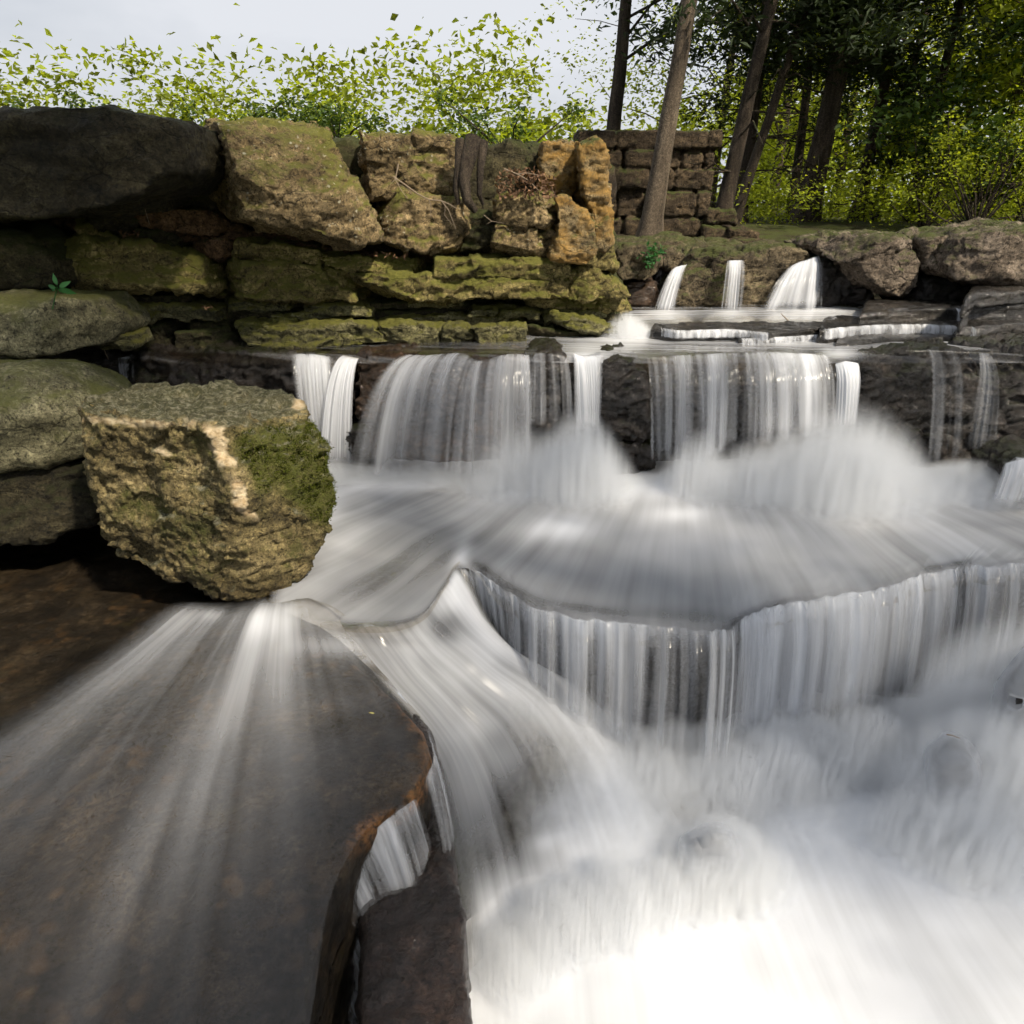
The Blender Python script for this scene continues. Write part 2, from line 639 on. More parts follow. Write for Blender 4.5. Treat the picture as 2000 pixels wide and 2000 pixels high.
def cl(poly, off, mat=M_cliff, depth=.5, label=None, cat=None, name='rock_layer', kx=.65, **kw):
    cx = np.mean([p[0] for p in poly])
    kw.setdefault('amp', .018)
    kw.setdefault('fine', .008)
    kw.setdefault('chips', .015)
    kw.setdefault('bevel', .008)
    kw.setdefault('freq', 4)
    kw.setdefault('smooth', 1)
    kw.setdefault('voxel', .011)
    kw.setdefault('facets', 2)
    par = None if label else cliff
    if name != 'bedrock':                       # blocks butt against their neighbours
        cyy = np.mean([p[1] for p in poly])
        poly = [(cx + (x - cx) * 1.035, cyy + (y - cyy) * 1.07) for x, y in poly]
    return rock(name, poly, ycl(cx) + off, depth, mat, label, cat, par, kx=kx, **kw)


# bedrock behind every layer, its colour darkened to shade the gaps
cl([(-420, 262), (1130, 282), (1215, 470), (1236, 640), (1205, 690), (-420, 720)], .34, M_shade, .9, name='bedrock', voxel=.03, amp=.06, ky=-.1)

# thin layers at the foot (parts of the cliff)
for poly, off, mt in [
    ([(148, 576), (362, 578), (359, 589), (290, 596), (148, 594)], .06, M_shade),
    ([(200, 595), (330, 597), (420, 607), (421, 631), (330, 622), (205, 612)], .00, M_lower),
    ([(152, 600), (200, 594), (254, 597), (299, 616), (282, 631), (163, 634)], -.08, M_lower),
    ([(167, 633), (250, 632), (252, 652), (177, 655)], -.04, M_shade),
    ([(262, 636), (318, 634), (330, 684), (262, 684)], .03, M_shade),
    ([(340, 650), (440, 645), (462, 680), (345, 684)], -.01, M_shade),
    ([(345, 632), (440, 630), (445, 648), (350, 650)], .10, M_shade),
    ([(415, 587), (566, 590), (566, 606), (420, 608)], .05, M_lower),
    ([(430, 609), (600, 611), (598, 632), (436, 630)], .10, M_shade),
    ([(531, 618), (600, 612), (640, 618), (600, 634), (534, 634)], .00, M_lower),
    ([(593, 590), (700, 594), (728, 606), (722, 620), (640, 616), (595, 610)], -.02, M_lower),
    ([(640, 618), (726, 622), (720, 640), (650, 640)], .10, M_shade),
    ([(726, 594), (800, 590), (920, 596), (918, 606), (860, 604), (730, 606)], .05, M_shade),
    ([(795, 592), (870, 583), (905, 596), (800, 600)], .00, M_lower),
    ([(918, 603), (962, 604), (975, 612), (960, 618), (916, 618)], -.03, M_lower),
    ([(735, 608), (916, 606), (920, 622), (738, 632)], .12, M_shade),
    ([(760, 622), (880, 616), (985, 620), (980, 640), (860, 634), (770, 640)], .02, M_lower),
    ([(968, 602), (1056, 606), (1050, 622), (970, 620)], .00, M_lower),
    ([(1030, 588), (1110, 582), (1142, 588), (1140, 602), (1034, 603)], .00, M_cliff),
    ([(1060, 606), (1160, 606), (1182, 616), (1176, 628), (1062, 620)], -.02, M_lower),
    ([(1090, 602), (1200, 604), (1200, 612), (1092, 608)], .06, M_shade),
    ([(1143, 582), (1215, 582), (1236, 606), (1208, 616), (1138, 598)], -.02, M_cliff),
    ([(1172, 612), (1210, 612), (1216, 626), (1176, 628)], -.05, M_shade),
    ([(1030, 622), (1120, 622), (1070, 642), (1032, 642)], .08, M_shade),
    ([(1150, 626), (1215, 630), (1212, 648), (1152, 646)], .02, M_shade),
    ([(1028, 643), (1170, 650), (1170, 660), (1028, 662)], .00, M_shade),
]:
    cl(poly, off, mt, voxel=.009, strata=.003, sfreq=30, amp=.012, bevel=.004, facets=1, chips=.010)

# reddish thin shale between the courses
for poly, off in [
    ([(333, 455), (420, 458), (507, 466), (505, 478), (430, 472), (335, 468)], .10),
    ([(505, 466), (590, 476), (700, 492), (700, 502), (600, 492), (510, 482)], .08),
    ([(700, 497), (800, 500), (860, 494), (912, 494), (905, 506), (800, 510), (700, 506)], .14),
    ([(60, 400), (150, 412), (150, 452), (60, 440)], .16),
    ([(395, 428), (460, 442), (560, 452), (600, 474), (520, 472), (420, 456)], .12),
]:
    cl(poly, off, M_red, voxel=.011, strata=.004, sfreq=40, amp=.012, bevel=.006)

# big courses: each block could be lifted away
G = 'blocks of the layered cliff'
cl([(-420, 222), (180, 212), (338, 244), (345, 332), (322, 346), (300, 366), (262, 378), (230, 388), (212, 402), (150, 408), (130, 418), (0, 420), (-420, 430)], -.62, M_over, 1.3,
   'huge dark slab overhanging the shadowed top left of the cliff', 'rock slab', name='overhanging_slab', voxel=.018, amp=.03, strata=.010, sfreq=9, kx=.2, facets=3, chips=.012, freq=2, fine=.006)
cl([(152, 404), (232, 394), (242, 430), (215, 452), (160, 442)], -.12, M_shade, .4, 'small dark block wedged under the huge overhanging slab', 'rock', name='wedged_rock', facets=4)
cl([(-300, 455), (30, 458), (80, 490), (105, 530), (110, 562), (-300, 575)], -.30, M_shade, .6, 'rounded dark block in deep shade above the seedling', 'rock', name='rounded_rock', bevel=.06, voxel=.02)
cl([(147, 436), (200, 447), (262, 480), (255, 490), (160, 478)], -.05, M_cliff, .4, 'thin tilted green slab lying below the wedged dark block', 'rock slab', name='tilted_slab')
cl([(80, 472), (155, 468), (260, 478), (348, 495), (377, 511), (391, 551), (397, 565), (391, 572), (181, 569), (150, 560), (112, 533)], -.16, M_cliff, .6,
   'long mossy block with a rounded right end above the seedling', 'rock', name='mossy_block', bevel=.035, strata=.008, sfreq=14, amp=.03)
cl([(378, 507), (417, 515), (420, 582), (392, 578)], .02, M_cliff, .4, 'narrow upright block filling the gap right of the long mossy block', 'rock', name='narrow_block')
cl([(420, 513), (440, 507), (530, 508), (623, 517), (638, 547), (688, 573), (690, 587), (560, 586), (417, 580)], -.08, M_cliff, .6,
   'broad yellow green block in the middle of the cliff with a sloping right side', 'rock', name='broad_block', strata=.008, sfreq=14, facets=2)
cl([(627, 522), (685, 533), (691, 571), (652, 568), (634, 548)], -.04, M_cliff, .4, 'small rounded block set against the sloping side of the broad block', 'rock', name='small_block', bevel=.03)
cl([(362, 472), (460, 473), (448, 505), (420, 513), (377, 502)], -.03, M_red, .5, 'brown rounded block under the fallen leaves on the cliff', 'rock', name='brown_block', bevel=.03)
cl([(463, 474), (560, 478), (623, 486), (630, 500), (623, 519), (530, 510), (448, 508)], -.07, M_cliff, .5, 'flat yellowish block lying on the broad yellow green block', 'rock', name='flat_block')
cl([(250, 410), (326, 402), (384, 413), (460, 448), (452, 458), (300, 450), (268, 440)], .00, M_red, .6, 'long brown rounded block under the shadow of the great boulder', 'rock', name='brown_block', bevel=.04)
cl([(262, 446), (330, 458), (350, 478), (330, 488), (268, 470)], -.02, M_shade, .4, 'little dark mossy block behind the fallen leaves', 'rock', name='little_block', bevel=.02)
# the great boulder
pts = []
for (x, y, Y) in [(412, 236, 4.55), (418, 262, 4.44), (418, 330, 4.40), (425, 412, 4.44), (470, 424, 4.36), (520, 416, 4.36), (560, 442, 4.40), (620, 462, 4.46), (700, 478, 4.62), (743, 478, 4.76),
                  (746, 460, 4.76), (738, 432, 4.70), (700, 370, 4.72), (640, 268, 4.80), (600, 240, 4.9), (520, 300, 4.30), (600, 380, 4.42)]:
    pts.append(at_y(x, y, Y))
for (x, y, Y) in [(400, 246, 5.5), (400, 420, 5.4), (740, 470, 5.6), (620, 250, 5.7)]:
    pts.append(at_y(x, y, Y))
meshrock('great_boulder', hull_bm(pts), M_cliff2, 'great pale leaning boulder with white lichen specks at the top of the cliff', 'boulder', voxel=.014, bevel=.03, amp=.035, freq=2.6, fine=.014, facets=4, chips=.022, smooth=1)
cl([(225, 340), (300, 320), (412, 320), (418, 415), (330, 405), (240, 412)], .10, M_shade, .6, 'dark recessed block left of the great leaning boulder', 'rock', name='recessed_block', voxel=.018)
cl([(712, 390), (832, 384), (904, 399), (911, 446), (890, 489), (803, 495), (748, 482), (745, 455)], -.16, M_cliff2, .6, 'brown rounded block with white lichen dots right of the great boulder', 'rock', name='lichen_block', bevel=.04, amp=.035)
cl([(690, 262), (883, 268), (888, 372), (720, 388), (705, 360)], -.04, M_cliff2, .6, 'wide brown block with bare twigs hanging in front of it', 'rock', name='wide_block', bevel=.03)
cl([(908, 420), (966, 422), (972, 489), (896, 494)], -.06, M_shade, .5, 'dark mossy block between the lichen dotted block and the cracked pair', 'rock', name='dark_block', bevel=.03)
cl([(966, 386), (1025, 382), (1082, 384), (1091, 452), (1035, 440), (970, 436)], -.20, M_cliff2, .5, 'pale cracked block under the heap of dead leaves', 'rock', name='cracked_block', bevel=.03, facets=3)
cl([(968, 439), (1035, 443), (1084, 459), (1080, 502), (1010, 496), (960, 490)], -.20, M_cliff2, .5, 'tan block with a dark underside below the pale cracked block', 'rock', name='tan_block', facets=3)
cl([(1089, 392), (1104, 388), (1156, 420), (1160, 489), (1142, 513), (1080, 502), (1090, 450)], -.26, M_orange, .5, 'squared block stained orange by lichen at the corner of the cliff', 'rock', name='orange_block', kx=.3, facets=2, strata=.006)
cl([(1128, 286), (1172, 280), (1188, 340), (1196, 440), (1192, 492), (1158, 480), (1152, 415), (1140, 380)], -.20, M_orange, .6, 'tall orange streaked block forming the upper right corner of the cliff', 'rock', name='corner_block', kx=.8, bevel=.03)
cl([(1158, 480), (1196, 440), (1203, 489), (1213, 530), (1176, 527), (1140, 513)], -.16, M_cliff, .5, 'mossy wedge under the orange corner of the cliff', 'rock', name='wedge_block', kx=.8, bevel=.03)
cl([(1060, 280), (1130, 276), (1150, 330), (1110, 388), (1060, 384)], .00, M_orange, .5, 'brown block behind the heap of dead leaves', 'rock', name='rear_block')
cl([(850, 507), (980, 503), (1107, 511), (1119, 533), (1107, 548), (937, 541), (846, 537)], -.16, M_cliff, .6, 'long thick slab running under the overhang of the cracked pair', 'rock slab', name='long_slab', strata=.006, facets=1)
cl([(622, 497), (700, 500), (817, 507), (847, 536), (760, 537), (687, 534), (629, 515)], -.10, M_cliff, .6, 'long mossy slab sprinkled with leaves below the great boulder', 'rock slab', name='mossy_slab', strata=.006)
cl([(688, 536), (850, 538), (937, 542), (1107, 550), (1104, 582), (926, 582), (817, 589), (690, 585)], -.14, M_cliff, .6, 'longest olive course of the cliff with pale scuffs', 'rock slab', name='olive_course', strata=.008, sfreq=14, facets=2)
cl([(1112, 522), (1165, 528), (1216, 558), (1232, 576), (1216, 580), (1162, 584), (1106, 582)], -.16, M_cliff, .6, 'stepped block at the right end of the olive course', 'rock', name='stepped_block', kx=.9, facets=2, strata=.006)
cl([(446, 637), (520, 632), (600, 630), (700, 633), (746, 652), (742, 676), (600, 682), (482, 676)], -.14, M_lower, .5, 'long ribbed grey green slab at the water line of the cliff', 'rock slab', name='ribbed_slab', strata=.010, sfreq=16)
cl([(738, 640), (800, 634), (868, 640), (870, 671), (748, 674)], -.14, M_lower, .5, 'grey green slab right of the ribbed slab at the water line', 'rock slab', name='waterline_slab', strata=.006, facets=2)
cl([(866, 638), (904, 638), (942, 672), (868, 675)], -.18, M_lower, .4, 'triangular pale wedge standing at the foot of the cliff', 'rock', name='wedge_rock', facets=3)
cl([(922, 641), (1002, 634), (1024, 639), (1025, 671), (945, 674)], -.20, M_lower, .5, 'squared slab on the water line right of the triangular wedge', 'rock slab', name='squared_slab', facets=2)
cl([(1026, 645), (1170, 648), (1176, 668), (1028, 672)], -.06, M_shade, .5, 'low dark slab at the water line near the cliff corner', 'rock slab', name='low_slab')
cl([(1068, 620), (1122, 618), (1175, 632), (1212, 648), (1205, 656), (1068, 640)], -.16, M_lower, .5, 'pale squared slab stepping out near the cliff corner', 'rock slab', name='stepping_slab', kx=.8, facets=2)

# top of the cliff, above the picture's edge: soil and a little growth
meshrock('soil_bank', box_bm(-4.2, .75, 5.75, 8.0, CZ + .0, CZ + .36), M_soil, 'brown soil bank on top of the cliff', 'soil bank', voxel=.05, bevel=.1, amp=.10, freq=2, kind='structure')

# ------------------------------------------------------------------ rocks on the near left
rock('shelf_boulder', [(-300, 586), (60, 588), (128, 594), (158, 628), (176, 650), (178, 664), (152, 690), (116, 696), (-300, 700)], 3.95, .7, M_smooth,
     'flat topped boulder below the seedling at the left edge', 'boulder', kx=.3, bevel=.05, voxel=.016, amp=.03, fine=.006, chips=.006, facets=3)
rock('pale_stone', [(172, 658), (205, 652), (250, 652), (264, 682), (230, 688), (178, 686)], 4.35, .3, M_lower, 'small pale squared stone beside the flat topped boulder', 'stone', facets=4, bevel=.015)
pts = [at_y(*p) for p in [(-380, 712, 3.5), (0, 716, 3.55), (36, 722, 3.55), (110, 704, 3.75), (160, 712, 3.85), (210, 722, 3.95), (266, 762, 3.95), (268, 800, 3.75), (200, 880, 3.55), (110, 905, 3.42), (0, 930, 3.32),
                           (-380, 945, 3.2), (60, 800, 3.38), (-100, 820, 3.25), (180, 790, 3.55)]]
pts += [at_y(*p) for p in [(-380, 700, 4.6), (200, 716, 4.6), (250, 860, 4.6), (-380, 900, 4.6)]]
meshrock('smooth_boulder', hull_bm(pts), M_smooth, 'large smooth grey green boulder behind the cube shaped boulder', 'boulder', voxel=.015, bevel=.05, amp=.05, freq=2.2, fine=.006, chips=.008)
pts = [at_y(*p) for p in [(-380, 950, 3.25), (0, 934, 3.36), (110, 912, 3.46), (205, 888, 3.58), (225, 960, 3.5), (190, 1030, 3.4), (0, 1070, 3.3), (-380, 1090, 3.2)]]
pts += [at_y(*p) for p in [(-380, 940, 4.4), (230, 900, 4.4), (230, 980, 4.3), (-380, 1040, 4.3)]]
meshrock('base_boulder', hull_bm(pts), M_over, 'dark boulder under the crack of the large smooth boulder', 'boulder', voxel=.015, bevel=.04, amp=.04, fine=.008)

# the cube shaped boulder
pts = [at_y(*p) for p in [(157, 786, 3.10), (205, 770, 3.42), (272, 758, 3.62), (417, 752, 3.66), (545, 757, 3.62), (600, 796, 3.16), (440, 840, 2.86), (392, 834, 2.84), (283, 822, 2.94), (203, 829, 3.0),
                           (170, 890, 3.04), (180, 960, 3.04), (455, 935, 2.80), (476, 1030, 2.82), (640, 880, 3.12), (654, 985, 3.12), (626, 1080, 3.10), (205, 1060, 3.05), (225, 1098, 3.05), (375, 1140, 2.92),
                           (415, 1172, 2.88), (500, 1180, 2.88), (565, 1158, 2.94)]]
pts += [at_y(*p) for p in [(230, 1040, 3.65), (600, 1040, 3.65), (400, 1080, 3.6), (620, 930, 3.6), (180, 930, 3.6)]]
bm = hull_bm(pts)
_seed[0] += 1
me = remesh(bm, .0105, .012, 1)
V, Nn = get_vn(me)
px, py = pix(V)
# the hollows that break the left face, and the ragged ridge between the two faces
hol = .050 * np.exp(-(((px - 285) / 45) ** 2 + ((py - 960) / 110) ** 2)) + .06 * np.exp(-(((px - 375) / 40) ** 2 + ((py - 900) / 70) ** 2)) \
    + .05 * np.exp(-(((px - 250) / 60) ** 2 + ((py - 1100) / 30) ** 2)) + .045 * np.exp(-(((px - 360) / 30) ** 2 + ((py - 1160) / 25) ** 2))
rdg = .03 * np.exp(-(((px - (300 + (py - 880) * .25)) / 18) ** 2)) * sstep(870, 885, py) * sstep(1000, 930, py)
front = (Nn[:, 1] < -.1)
V = V + Nn * ((rdg - hol) * front)[:, None]
set_v(me, V)
roughen(me, 555, amp=.030, freq=4, fine=.018, chips=.012, pits=.004, facets=0)
V, Nn = get_vn(me)
px, py = pix(V)
# chipped bare patch and moss cover are marked on the stone itself
ln = 400 + (py - 838) * .42 + 14 * gnoise(np.stack([py * .03, px * 0, px * 0], 1)) + 6 * gnoise(np.stack([py * .11, px * 0, px * 0 + 3], 1))
w = 38 + 12 * gnoise(np.stack([py * .02, px * 0 + 5, px * 0], 1)) - (py - 838) * .09
n2 = gnoise(V * 22)
bare = sstep(-4, 2, px - ln + 7 * n2) * sstep(w + 3, w - 3, px - ln + 9 * n2) * sstep(828, 838, py + 3 * n2) * sstep(1020, 990, py + 12 * n2) * (Nn[:, 1] < .2)
gap = sstep(20, 9, np.abs(py - 925) + 10 * n2)
bare = bare * (1 - gap * .8)
edge = sstep(8, 2, np.abs(py - 826 - (px - 283) * .06) + 9 * gnoise(V * 14)) * (px < 400) * (px > 160) * .6
bare = np.maximum(bare, edge)
bare = np.maximum(bare, sstep(14, 6, np.hypot((px - 318) / 1.6, (py - 882 - (px - 318) * .3) * 1.6) + 5 * n2) * .8)
bare = np.maximum(bare, sstep(18, 8, np.hypot((px - 584), (py - 790) * 1.2) + 7 * n2) * .9)
fattr(me, 'bare', bare)
mossy = sstep(-10, 25, px - ln - w - 8 + 14 * gnoise(V * 9)) * sstep(-40, 60, 985 - py + 70 * gnoise(V * 7) + .12 * (px - 500)) * sstep(815, 850, py + (px - 520) * .15 + 15 * n2)
fattr(me, 'mossy', mossy)
M_cube = rock_mat('chipped_limestone', (.050, .040, .017), (.21, .165, .072), (.44, .35, .175), moss=.46, moss_col=((.022, .030, .006), (.11, .11, .02)), bump=.9, crack=.5, scale=1.25, moss_up=.02)
nt = M_cube.node_tree
N = NT(nt)
bs = [n for n in nt.nodes if n.type == 'BSDF_PRINCIPLED'][0]
c0 = bs.inputs['Base Color'].links[0].from_socket
pos = N.n('ShaderNodeNewGeometry').outputs['Position']
ba = N.n('ShaderNodeAttribute', attribute_name='bare').outputs['Fac']
mo = N.n('ShaderNodeAttribute', attribute_name='mossy').outputs['Fac']
nm = N.noise(pos, 60, 5, .7)
c1 = N.mix(N.math('MULTIPLY', mo, N.ramp(nm, [(.35, .35), (.5, .9)])), c0, N.mix(nm, (.030, .036, .008), (.12, .135, .016)))
sepn = N.n('ShaderNodeSeparateXYZ', i_Vector=N.n('ShaderNodeNewGeometry').outputs['Normal'])
tpm = N.ramp(N.math('ADD', sepn.outputs['Z'], N.math('MULTIPLY', N.math('SUBTRACT', nm, .5), .5)), [(.50, 0.), (.72, 1.)])
crust = N.ramp(N.noise(pos, 34, 6, .75, .6), [(.34, (.012, .014, .006)), (.48, (.06, .062, .030)), (.60, (.20, .19, .13)), (.72, (.36, .34, .26))])
c1 = N.mix(N.math('MULTIPLY', tpm, .85), c1, crust)
fresh = N.mix(N.ramp(N.noise(pos, 24, 6, .7), [(.35, 0.), (.65, 1.)]), (.50, .35, .18), (.80, .68, .47))
c2 = N.mix(ba, c1, fresh)
# soaked band above the water line
wl = N.math('ADD', N.n('ShaderNodeSeparateXYZ', i_Vector=pos).outputs['Z'], N.math('MULTIPLY', N.noise(pos, 9, 4, .6), .14))
wet_ = N.ramp(N.math('MULTIPLY', N.math('SUBTRACT', wl, CZ - 1.62), 3.2), [(.28, 1.), (.62, 0.)])
c2 = N.mix(wet_, c2, N.mix(1., c2, (.38, .36, .33), 'MULTIPLY'))
nt.links.new(c2, bs.inputs['Base Color'])
cube = link('cube_boulder', me, M_cube)
VB, NB, MB_ = V.copy(), Nn.copy(), mossy.copy()
tag(cube, 'big cube shaped boulder with a chipped pale edge standing in the stream', 'boulder')
centre_mesh(cube)

# moss on its right hand face: short fronds growing out of the stone
cand = np.where(MB_ > .45)[0]
pick = RNG.choice(cand, 30000)
base = VB[pick] + RNG.normal(size=(30000, 3)) * .004
clump = sstep(-.35, .15, gnoise(base * 16)) * sstep(-.5, .1, gnoise(base * 45))
keep = RNG.uniform(size=30000) < clump * MB_[pick]
base, nn = base[keep], NB[pick][keep]
n = len(base)
dirn = nn + RNG.normal(size=(n, 3)) * .55 + np.array([0, 0, .25])
dirn /= np.linalg.norm(dirn, axis=1)[:, None]
ln_ = RNG.uniform(.006, .015, n)[:, None]
sd = np.cross(dirn, RNG.normal(size=(n, 3)))
sd /= np.linalg.norm(sd, axis=1)[:, None]
wd = .0026
V = np.stack([base - sd * wd, base + sd * wd, base + dirn * ln_], 1).reshape(-1, 3)
me = np_mesh('moss', V, np.arange(3 * n).reshape(-1, 3), False)
mo_ = link('moss', me, M_moss)
mo_.parent = cube
mo_.location = -cube.location
mo_['kind'] = 'stuff'

# ------------------------------------------------------------------ wet wall behind the upper falls
def wet(poly, Y, label, mat=M_wet, name='wet_rock', depth=.5, **kw):
    kw.setdefault('amp', .035); kw.setdefault('fine', .016); kw.setdefault('bevel', .03); kw.setdefault('voxel', .014); kw.setdefault('chips', .02)
    return rock(name, poly, Y, depth, mat, label, 'rock', kx=kw.pop('kx', .0), ky=kw.pop('ky', .25), **kw)


wet([(180, 700), (300, 694), (430, 690), (572, 694), (590, 760), (592, 930), (180, 930)], 4.62, 'dark dripping rock face behind the cube shaped boulder', fine=.03, amp=.06)
wet([(560, 700), (650, 702), (650, 930), (570, 930)], 4.74, 'dark rock hidden behind the first narrow fall')
wet([(636, 698), (672, 694), (690, 760), (690, 930), (640, 930)], 4.66, 'thin dark rock between the first two narrow falls')
wet([(697, 696), (740, 690), (800, 694), (800, 760), (770, 820), (740, 930), (690, 930), (694, 790)], 4.58, 'brown wet rock left of the broad veil of water', M_wetbrown, facets=2)
wet([(664, 862), (680, 842), (702, 842), (712, 870), (704, 890), (668, 888)], 4.36, 'small dark stone poking out of the thin fall', depth=.2, name='small_stone')
wet([(780, 700), (1050, 696), (1050, 960), (740, 960)], 4.70, 'brown rock wall behind the broad veil of water', M_wetbrown, facets=2)
wet([(1030, 696), (1085, 686), (1118, 704), (1132, 760), (1134, 960), (1030, 960)], 4.55, 'dark rock with faint trickles right of the broad veil', bevel=.05)
wet([(1110, 716), (1180, 716), (1180, 960), (1110, 960)], 4.72, 'dark rock behind the strongest narrow fall')
wet([(1168, 800), (1166, 740), (1176, 708), (1202, 694), (1240, 698), (1264, 724), (1274, 800), (1272, 862), (1170, 862)], 4.46, 'rounded black pillar rock dividing the upper falls', bevel=.06, depth=.45)
wet([(1178, 866), (1276, 866), (1282, 962), (1200, 962)], 4.46, 'black foot stone under the rounded pillar rock', bevel=.02)
wet([(1262, 700), (1480, 698), (1690, 698), (1690, 970), (1262, 970)], 4.70, 'grey black wall behind the bright right hand curtain of falls', facets=3)
wet([(1452, 800), (1478, 782), (1496, 800), (1500, 850), (1450, 850)], 4.5, 'small rock pushing through the right hand curtain', name='small_stone', depth=.25, bevel=.03)
wet([(1684, 694), (1760, 684), (1880, 684), (1916, 694), (1924, 970), (1670, 970)], 4.58, 'broad black wet wall at the right of the upper falls', facets=3, strata=.006)
wet([(1918, 690), (2060, 680), (2250, 690), (2250, 970), (1920, 970)], 4.50, 'black wet rock against the right edge of the picture', facets=2)
wet([(1968, 928), (1996, 900), (2060, 890), (2100, 980), (1990, 990), (1966, 966)], 3.95, 'small dark rock with water sliding round it at the right edge', depth=.4, bevel=.05, name='small_stone')

# stream beds (structure)
def bed(bm, name='stream_bed', mat=M_bed, **kw):
    return meshrock(name, bm, mat, None, None, kind='structure', **kw)


def lowest(x0, x1, y0, y1, z0, z1, **kw):
    return bed(box_bm(x0, x1, y0, y1, CZ + z0, CZ + z1), **kw)


lowest(-4.2, 5.2, 4.80, 8.2, -1.9, -.905, voxel=.05, bevel=.03, amp=.02, chips=.0)

# ------------------------------------------------------------------ ledges and rocks at the back right
def ledge(top, z, thick, label, back, mat=M_ledge, **kw):
    """top: front lip left to right in pixels; back: y distance of the hidden rear edge"""
    P = np.array(top, float)
    A = at_z(P[:, 0], P[:, 1], z)
    bk = [[A[-1, 0] * back / A[-1, 1], back, CZ + z], [A[0, 0] * back / A[0, 1] + .04, back, CZ + z]]
    kw.setdefault('amp', .008); kw.setdefault('fine', .006); kw.setdefault('voxel', .011); kw.setdefault('bevel', .006); kw.setdefault('chips', .006); kw.setdefault('smooth', 1)
    kw.setdefault('strata', .006); kw.setdefault('sfreq', 30)
    return meshrock('wet_ledge', flat_bm(top, z, thick, bk), mat, label, 'rock ledge', **kw)


ledge([(1268, 640), (1330, 646), (1420, 644), (1500, 650), (1580, 641), (1640, 636)], -.79, .10, 'flat dark ledge under the low white lines of water left of the twig heap', 5.42)
ledge([(1440, 662), (1540, 658), (1640, 652), (1660, 648)], -.83, .08, 'lowest small wet ledge in the middle of the upper pool', 5.15)
ledge([(1600, 645), (1700, 636), (1800, 634), (1885, 638), (1905, 640)], -.775, .10, 'wide glistening ledge with a fringe of drips', 5.75)
ledge([(1630, 668), (1760, 660), (1870, 658), (2010, 664), (2120, 662)], -.835, .09, 'rough wet shelf along the front of the upper pool', 5.2)
ledge([(1680, 612), (1760, 606), (1860, 603), (1910, 604)], -.70, .11, 'stepped black ledge below the overhanging boulder', 6.1)
ledge([(1868, 640), (1960, 632), (2160, 626)], -.765, .12, 'black shelf under the shining steps at the right edge', 5.9)
ledge([(1880, 612), (1900, 596), (2000, 594), (2160, 592)], -.66, .14, 'middle shining step at the right edge', 5.9)
ledge([(1884, 586), (1906, 572), (2000, 566), (2160, 560)], -.56, .10, 'topmost shining step at the right edge', 5.8)

GB = 'rocks damming the stream at the back'
def bk(poly, Y, label, mat=M_back, name='dam_rock', depth=.8, **kw):
    kw.setdefault('amp', .035); kw.setdefault('fine', .016); kw.setdefault('bevel', .085); kw.setdefault('voxel', .015); kw.setdefault('chips', .016); kw.setdefault('freq', 3)
    return rock(name, poly, Y, depth, mat, label, 'rock', kx=kw.pop('kx', 0.), ky=kw.pop('ky', .4), **kw)


bk([(1205, 478), (1278, 472), (1292, 493), (1288, 537), (1262, 552), (1205, 550)], 6.2, 'mossy rock with an ivy tuft right of the cliff corner', M_backmoss)
bk([(1205, 550), (1288, 545), (1286, 606), (1205, 616)], 6.3, 'dark wet rock under the ivy tufted mossy rock', M_wetbrown)
bk([(1291, 484), (1341, 488), (1342, 519), (1320, 536), (1295, 532)], 6.6, 'small mossy rock above the left back fall', M_backmoss)
bk([(1286, 520), (1330, 520), (1330, 614), (1286, 614)], 6.9, 'dark rock behind the left back fall', M_wet)
bk([(1357, 497), (1396, 486), (1449, 491), (1462, 506), (1440, 520), (1430, 604), (1318, 604), (1308, 581), (1336, 523)], 6.35, 'round brown rock between the left and middle back falls', M_backmoss)
bk([(1462, 502), (1498, 481), (1546, 478), (1577, 486), (1592, 502), (1520, 541), (1506, 606), (1445, 606), (1440, 519)], 6.45, 'lumpy brown rock between the middle and right back falls', M_backmoss)
bk([(1505, 520), (1595, 500), (1605, 612), (1500, 612)], 6.75, 'dark rock behind the right back fall', M_wet)
bk([(1588, 506), (1640, 500), (1700, 540), (1720, 600), (1580, 604)], 6.3, 'black recess rock under the overhanging boulder', M_wet)
bk([(1614, 482), (1696, 464), (1797, 460), (1806, 520), (1800, 580), (1766, 584), (1700, 562), (1674, 512)], 5.95, 'overhanging brown boulder with an undercut left side', M_back, name='overhanging_boulder', facets=3, depth=1.2)
bk([(1800, 460), (1905, 455), (1900, 500), (1876, 522), (1806, 534)], 6.0, 'brown block between the overhanging boulder and the pale right rock', M_back)
bk([(1800, 536), (1960, 530), (2200, 540), (2200, 600), (1790, 600)], 6.1, 'black shaded rock below the brown blocks', M_wet)
bk([(1868, 530), (1890, 490), (1922, 456), (1990, 448), (2090, 440), (2200, 445), (2200, 566), (2000, 566), (1900, 556)], 5.6, 'pale creviced rock at the right edge of the dam', M_back, name='creviced_rock', facets=3, depth=1.2)
# low stones on the bank behind them
bk([(1260, 472), (1330, 462), (1380, 474), (1400, 492), (1270, 492)], 7.2, 'flat mossy stone behind the small mossy rock', M_backmoss)
bk([(1380, 478), (1450, 472), (1472, 488), (1400, 492)], 7.3, 'low stone on the bank behind the round brown rock', M_backmoss)
# extra bulk that carries the bank behind the rocks
lowest(-1.0, 7.5, 7.3, 9.5, -1.5, -.42, voxel=.08, bevel=.1, amp=.08, name='stream_bank', mat=M_soil)
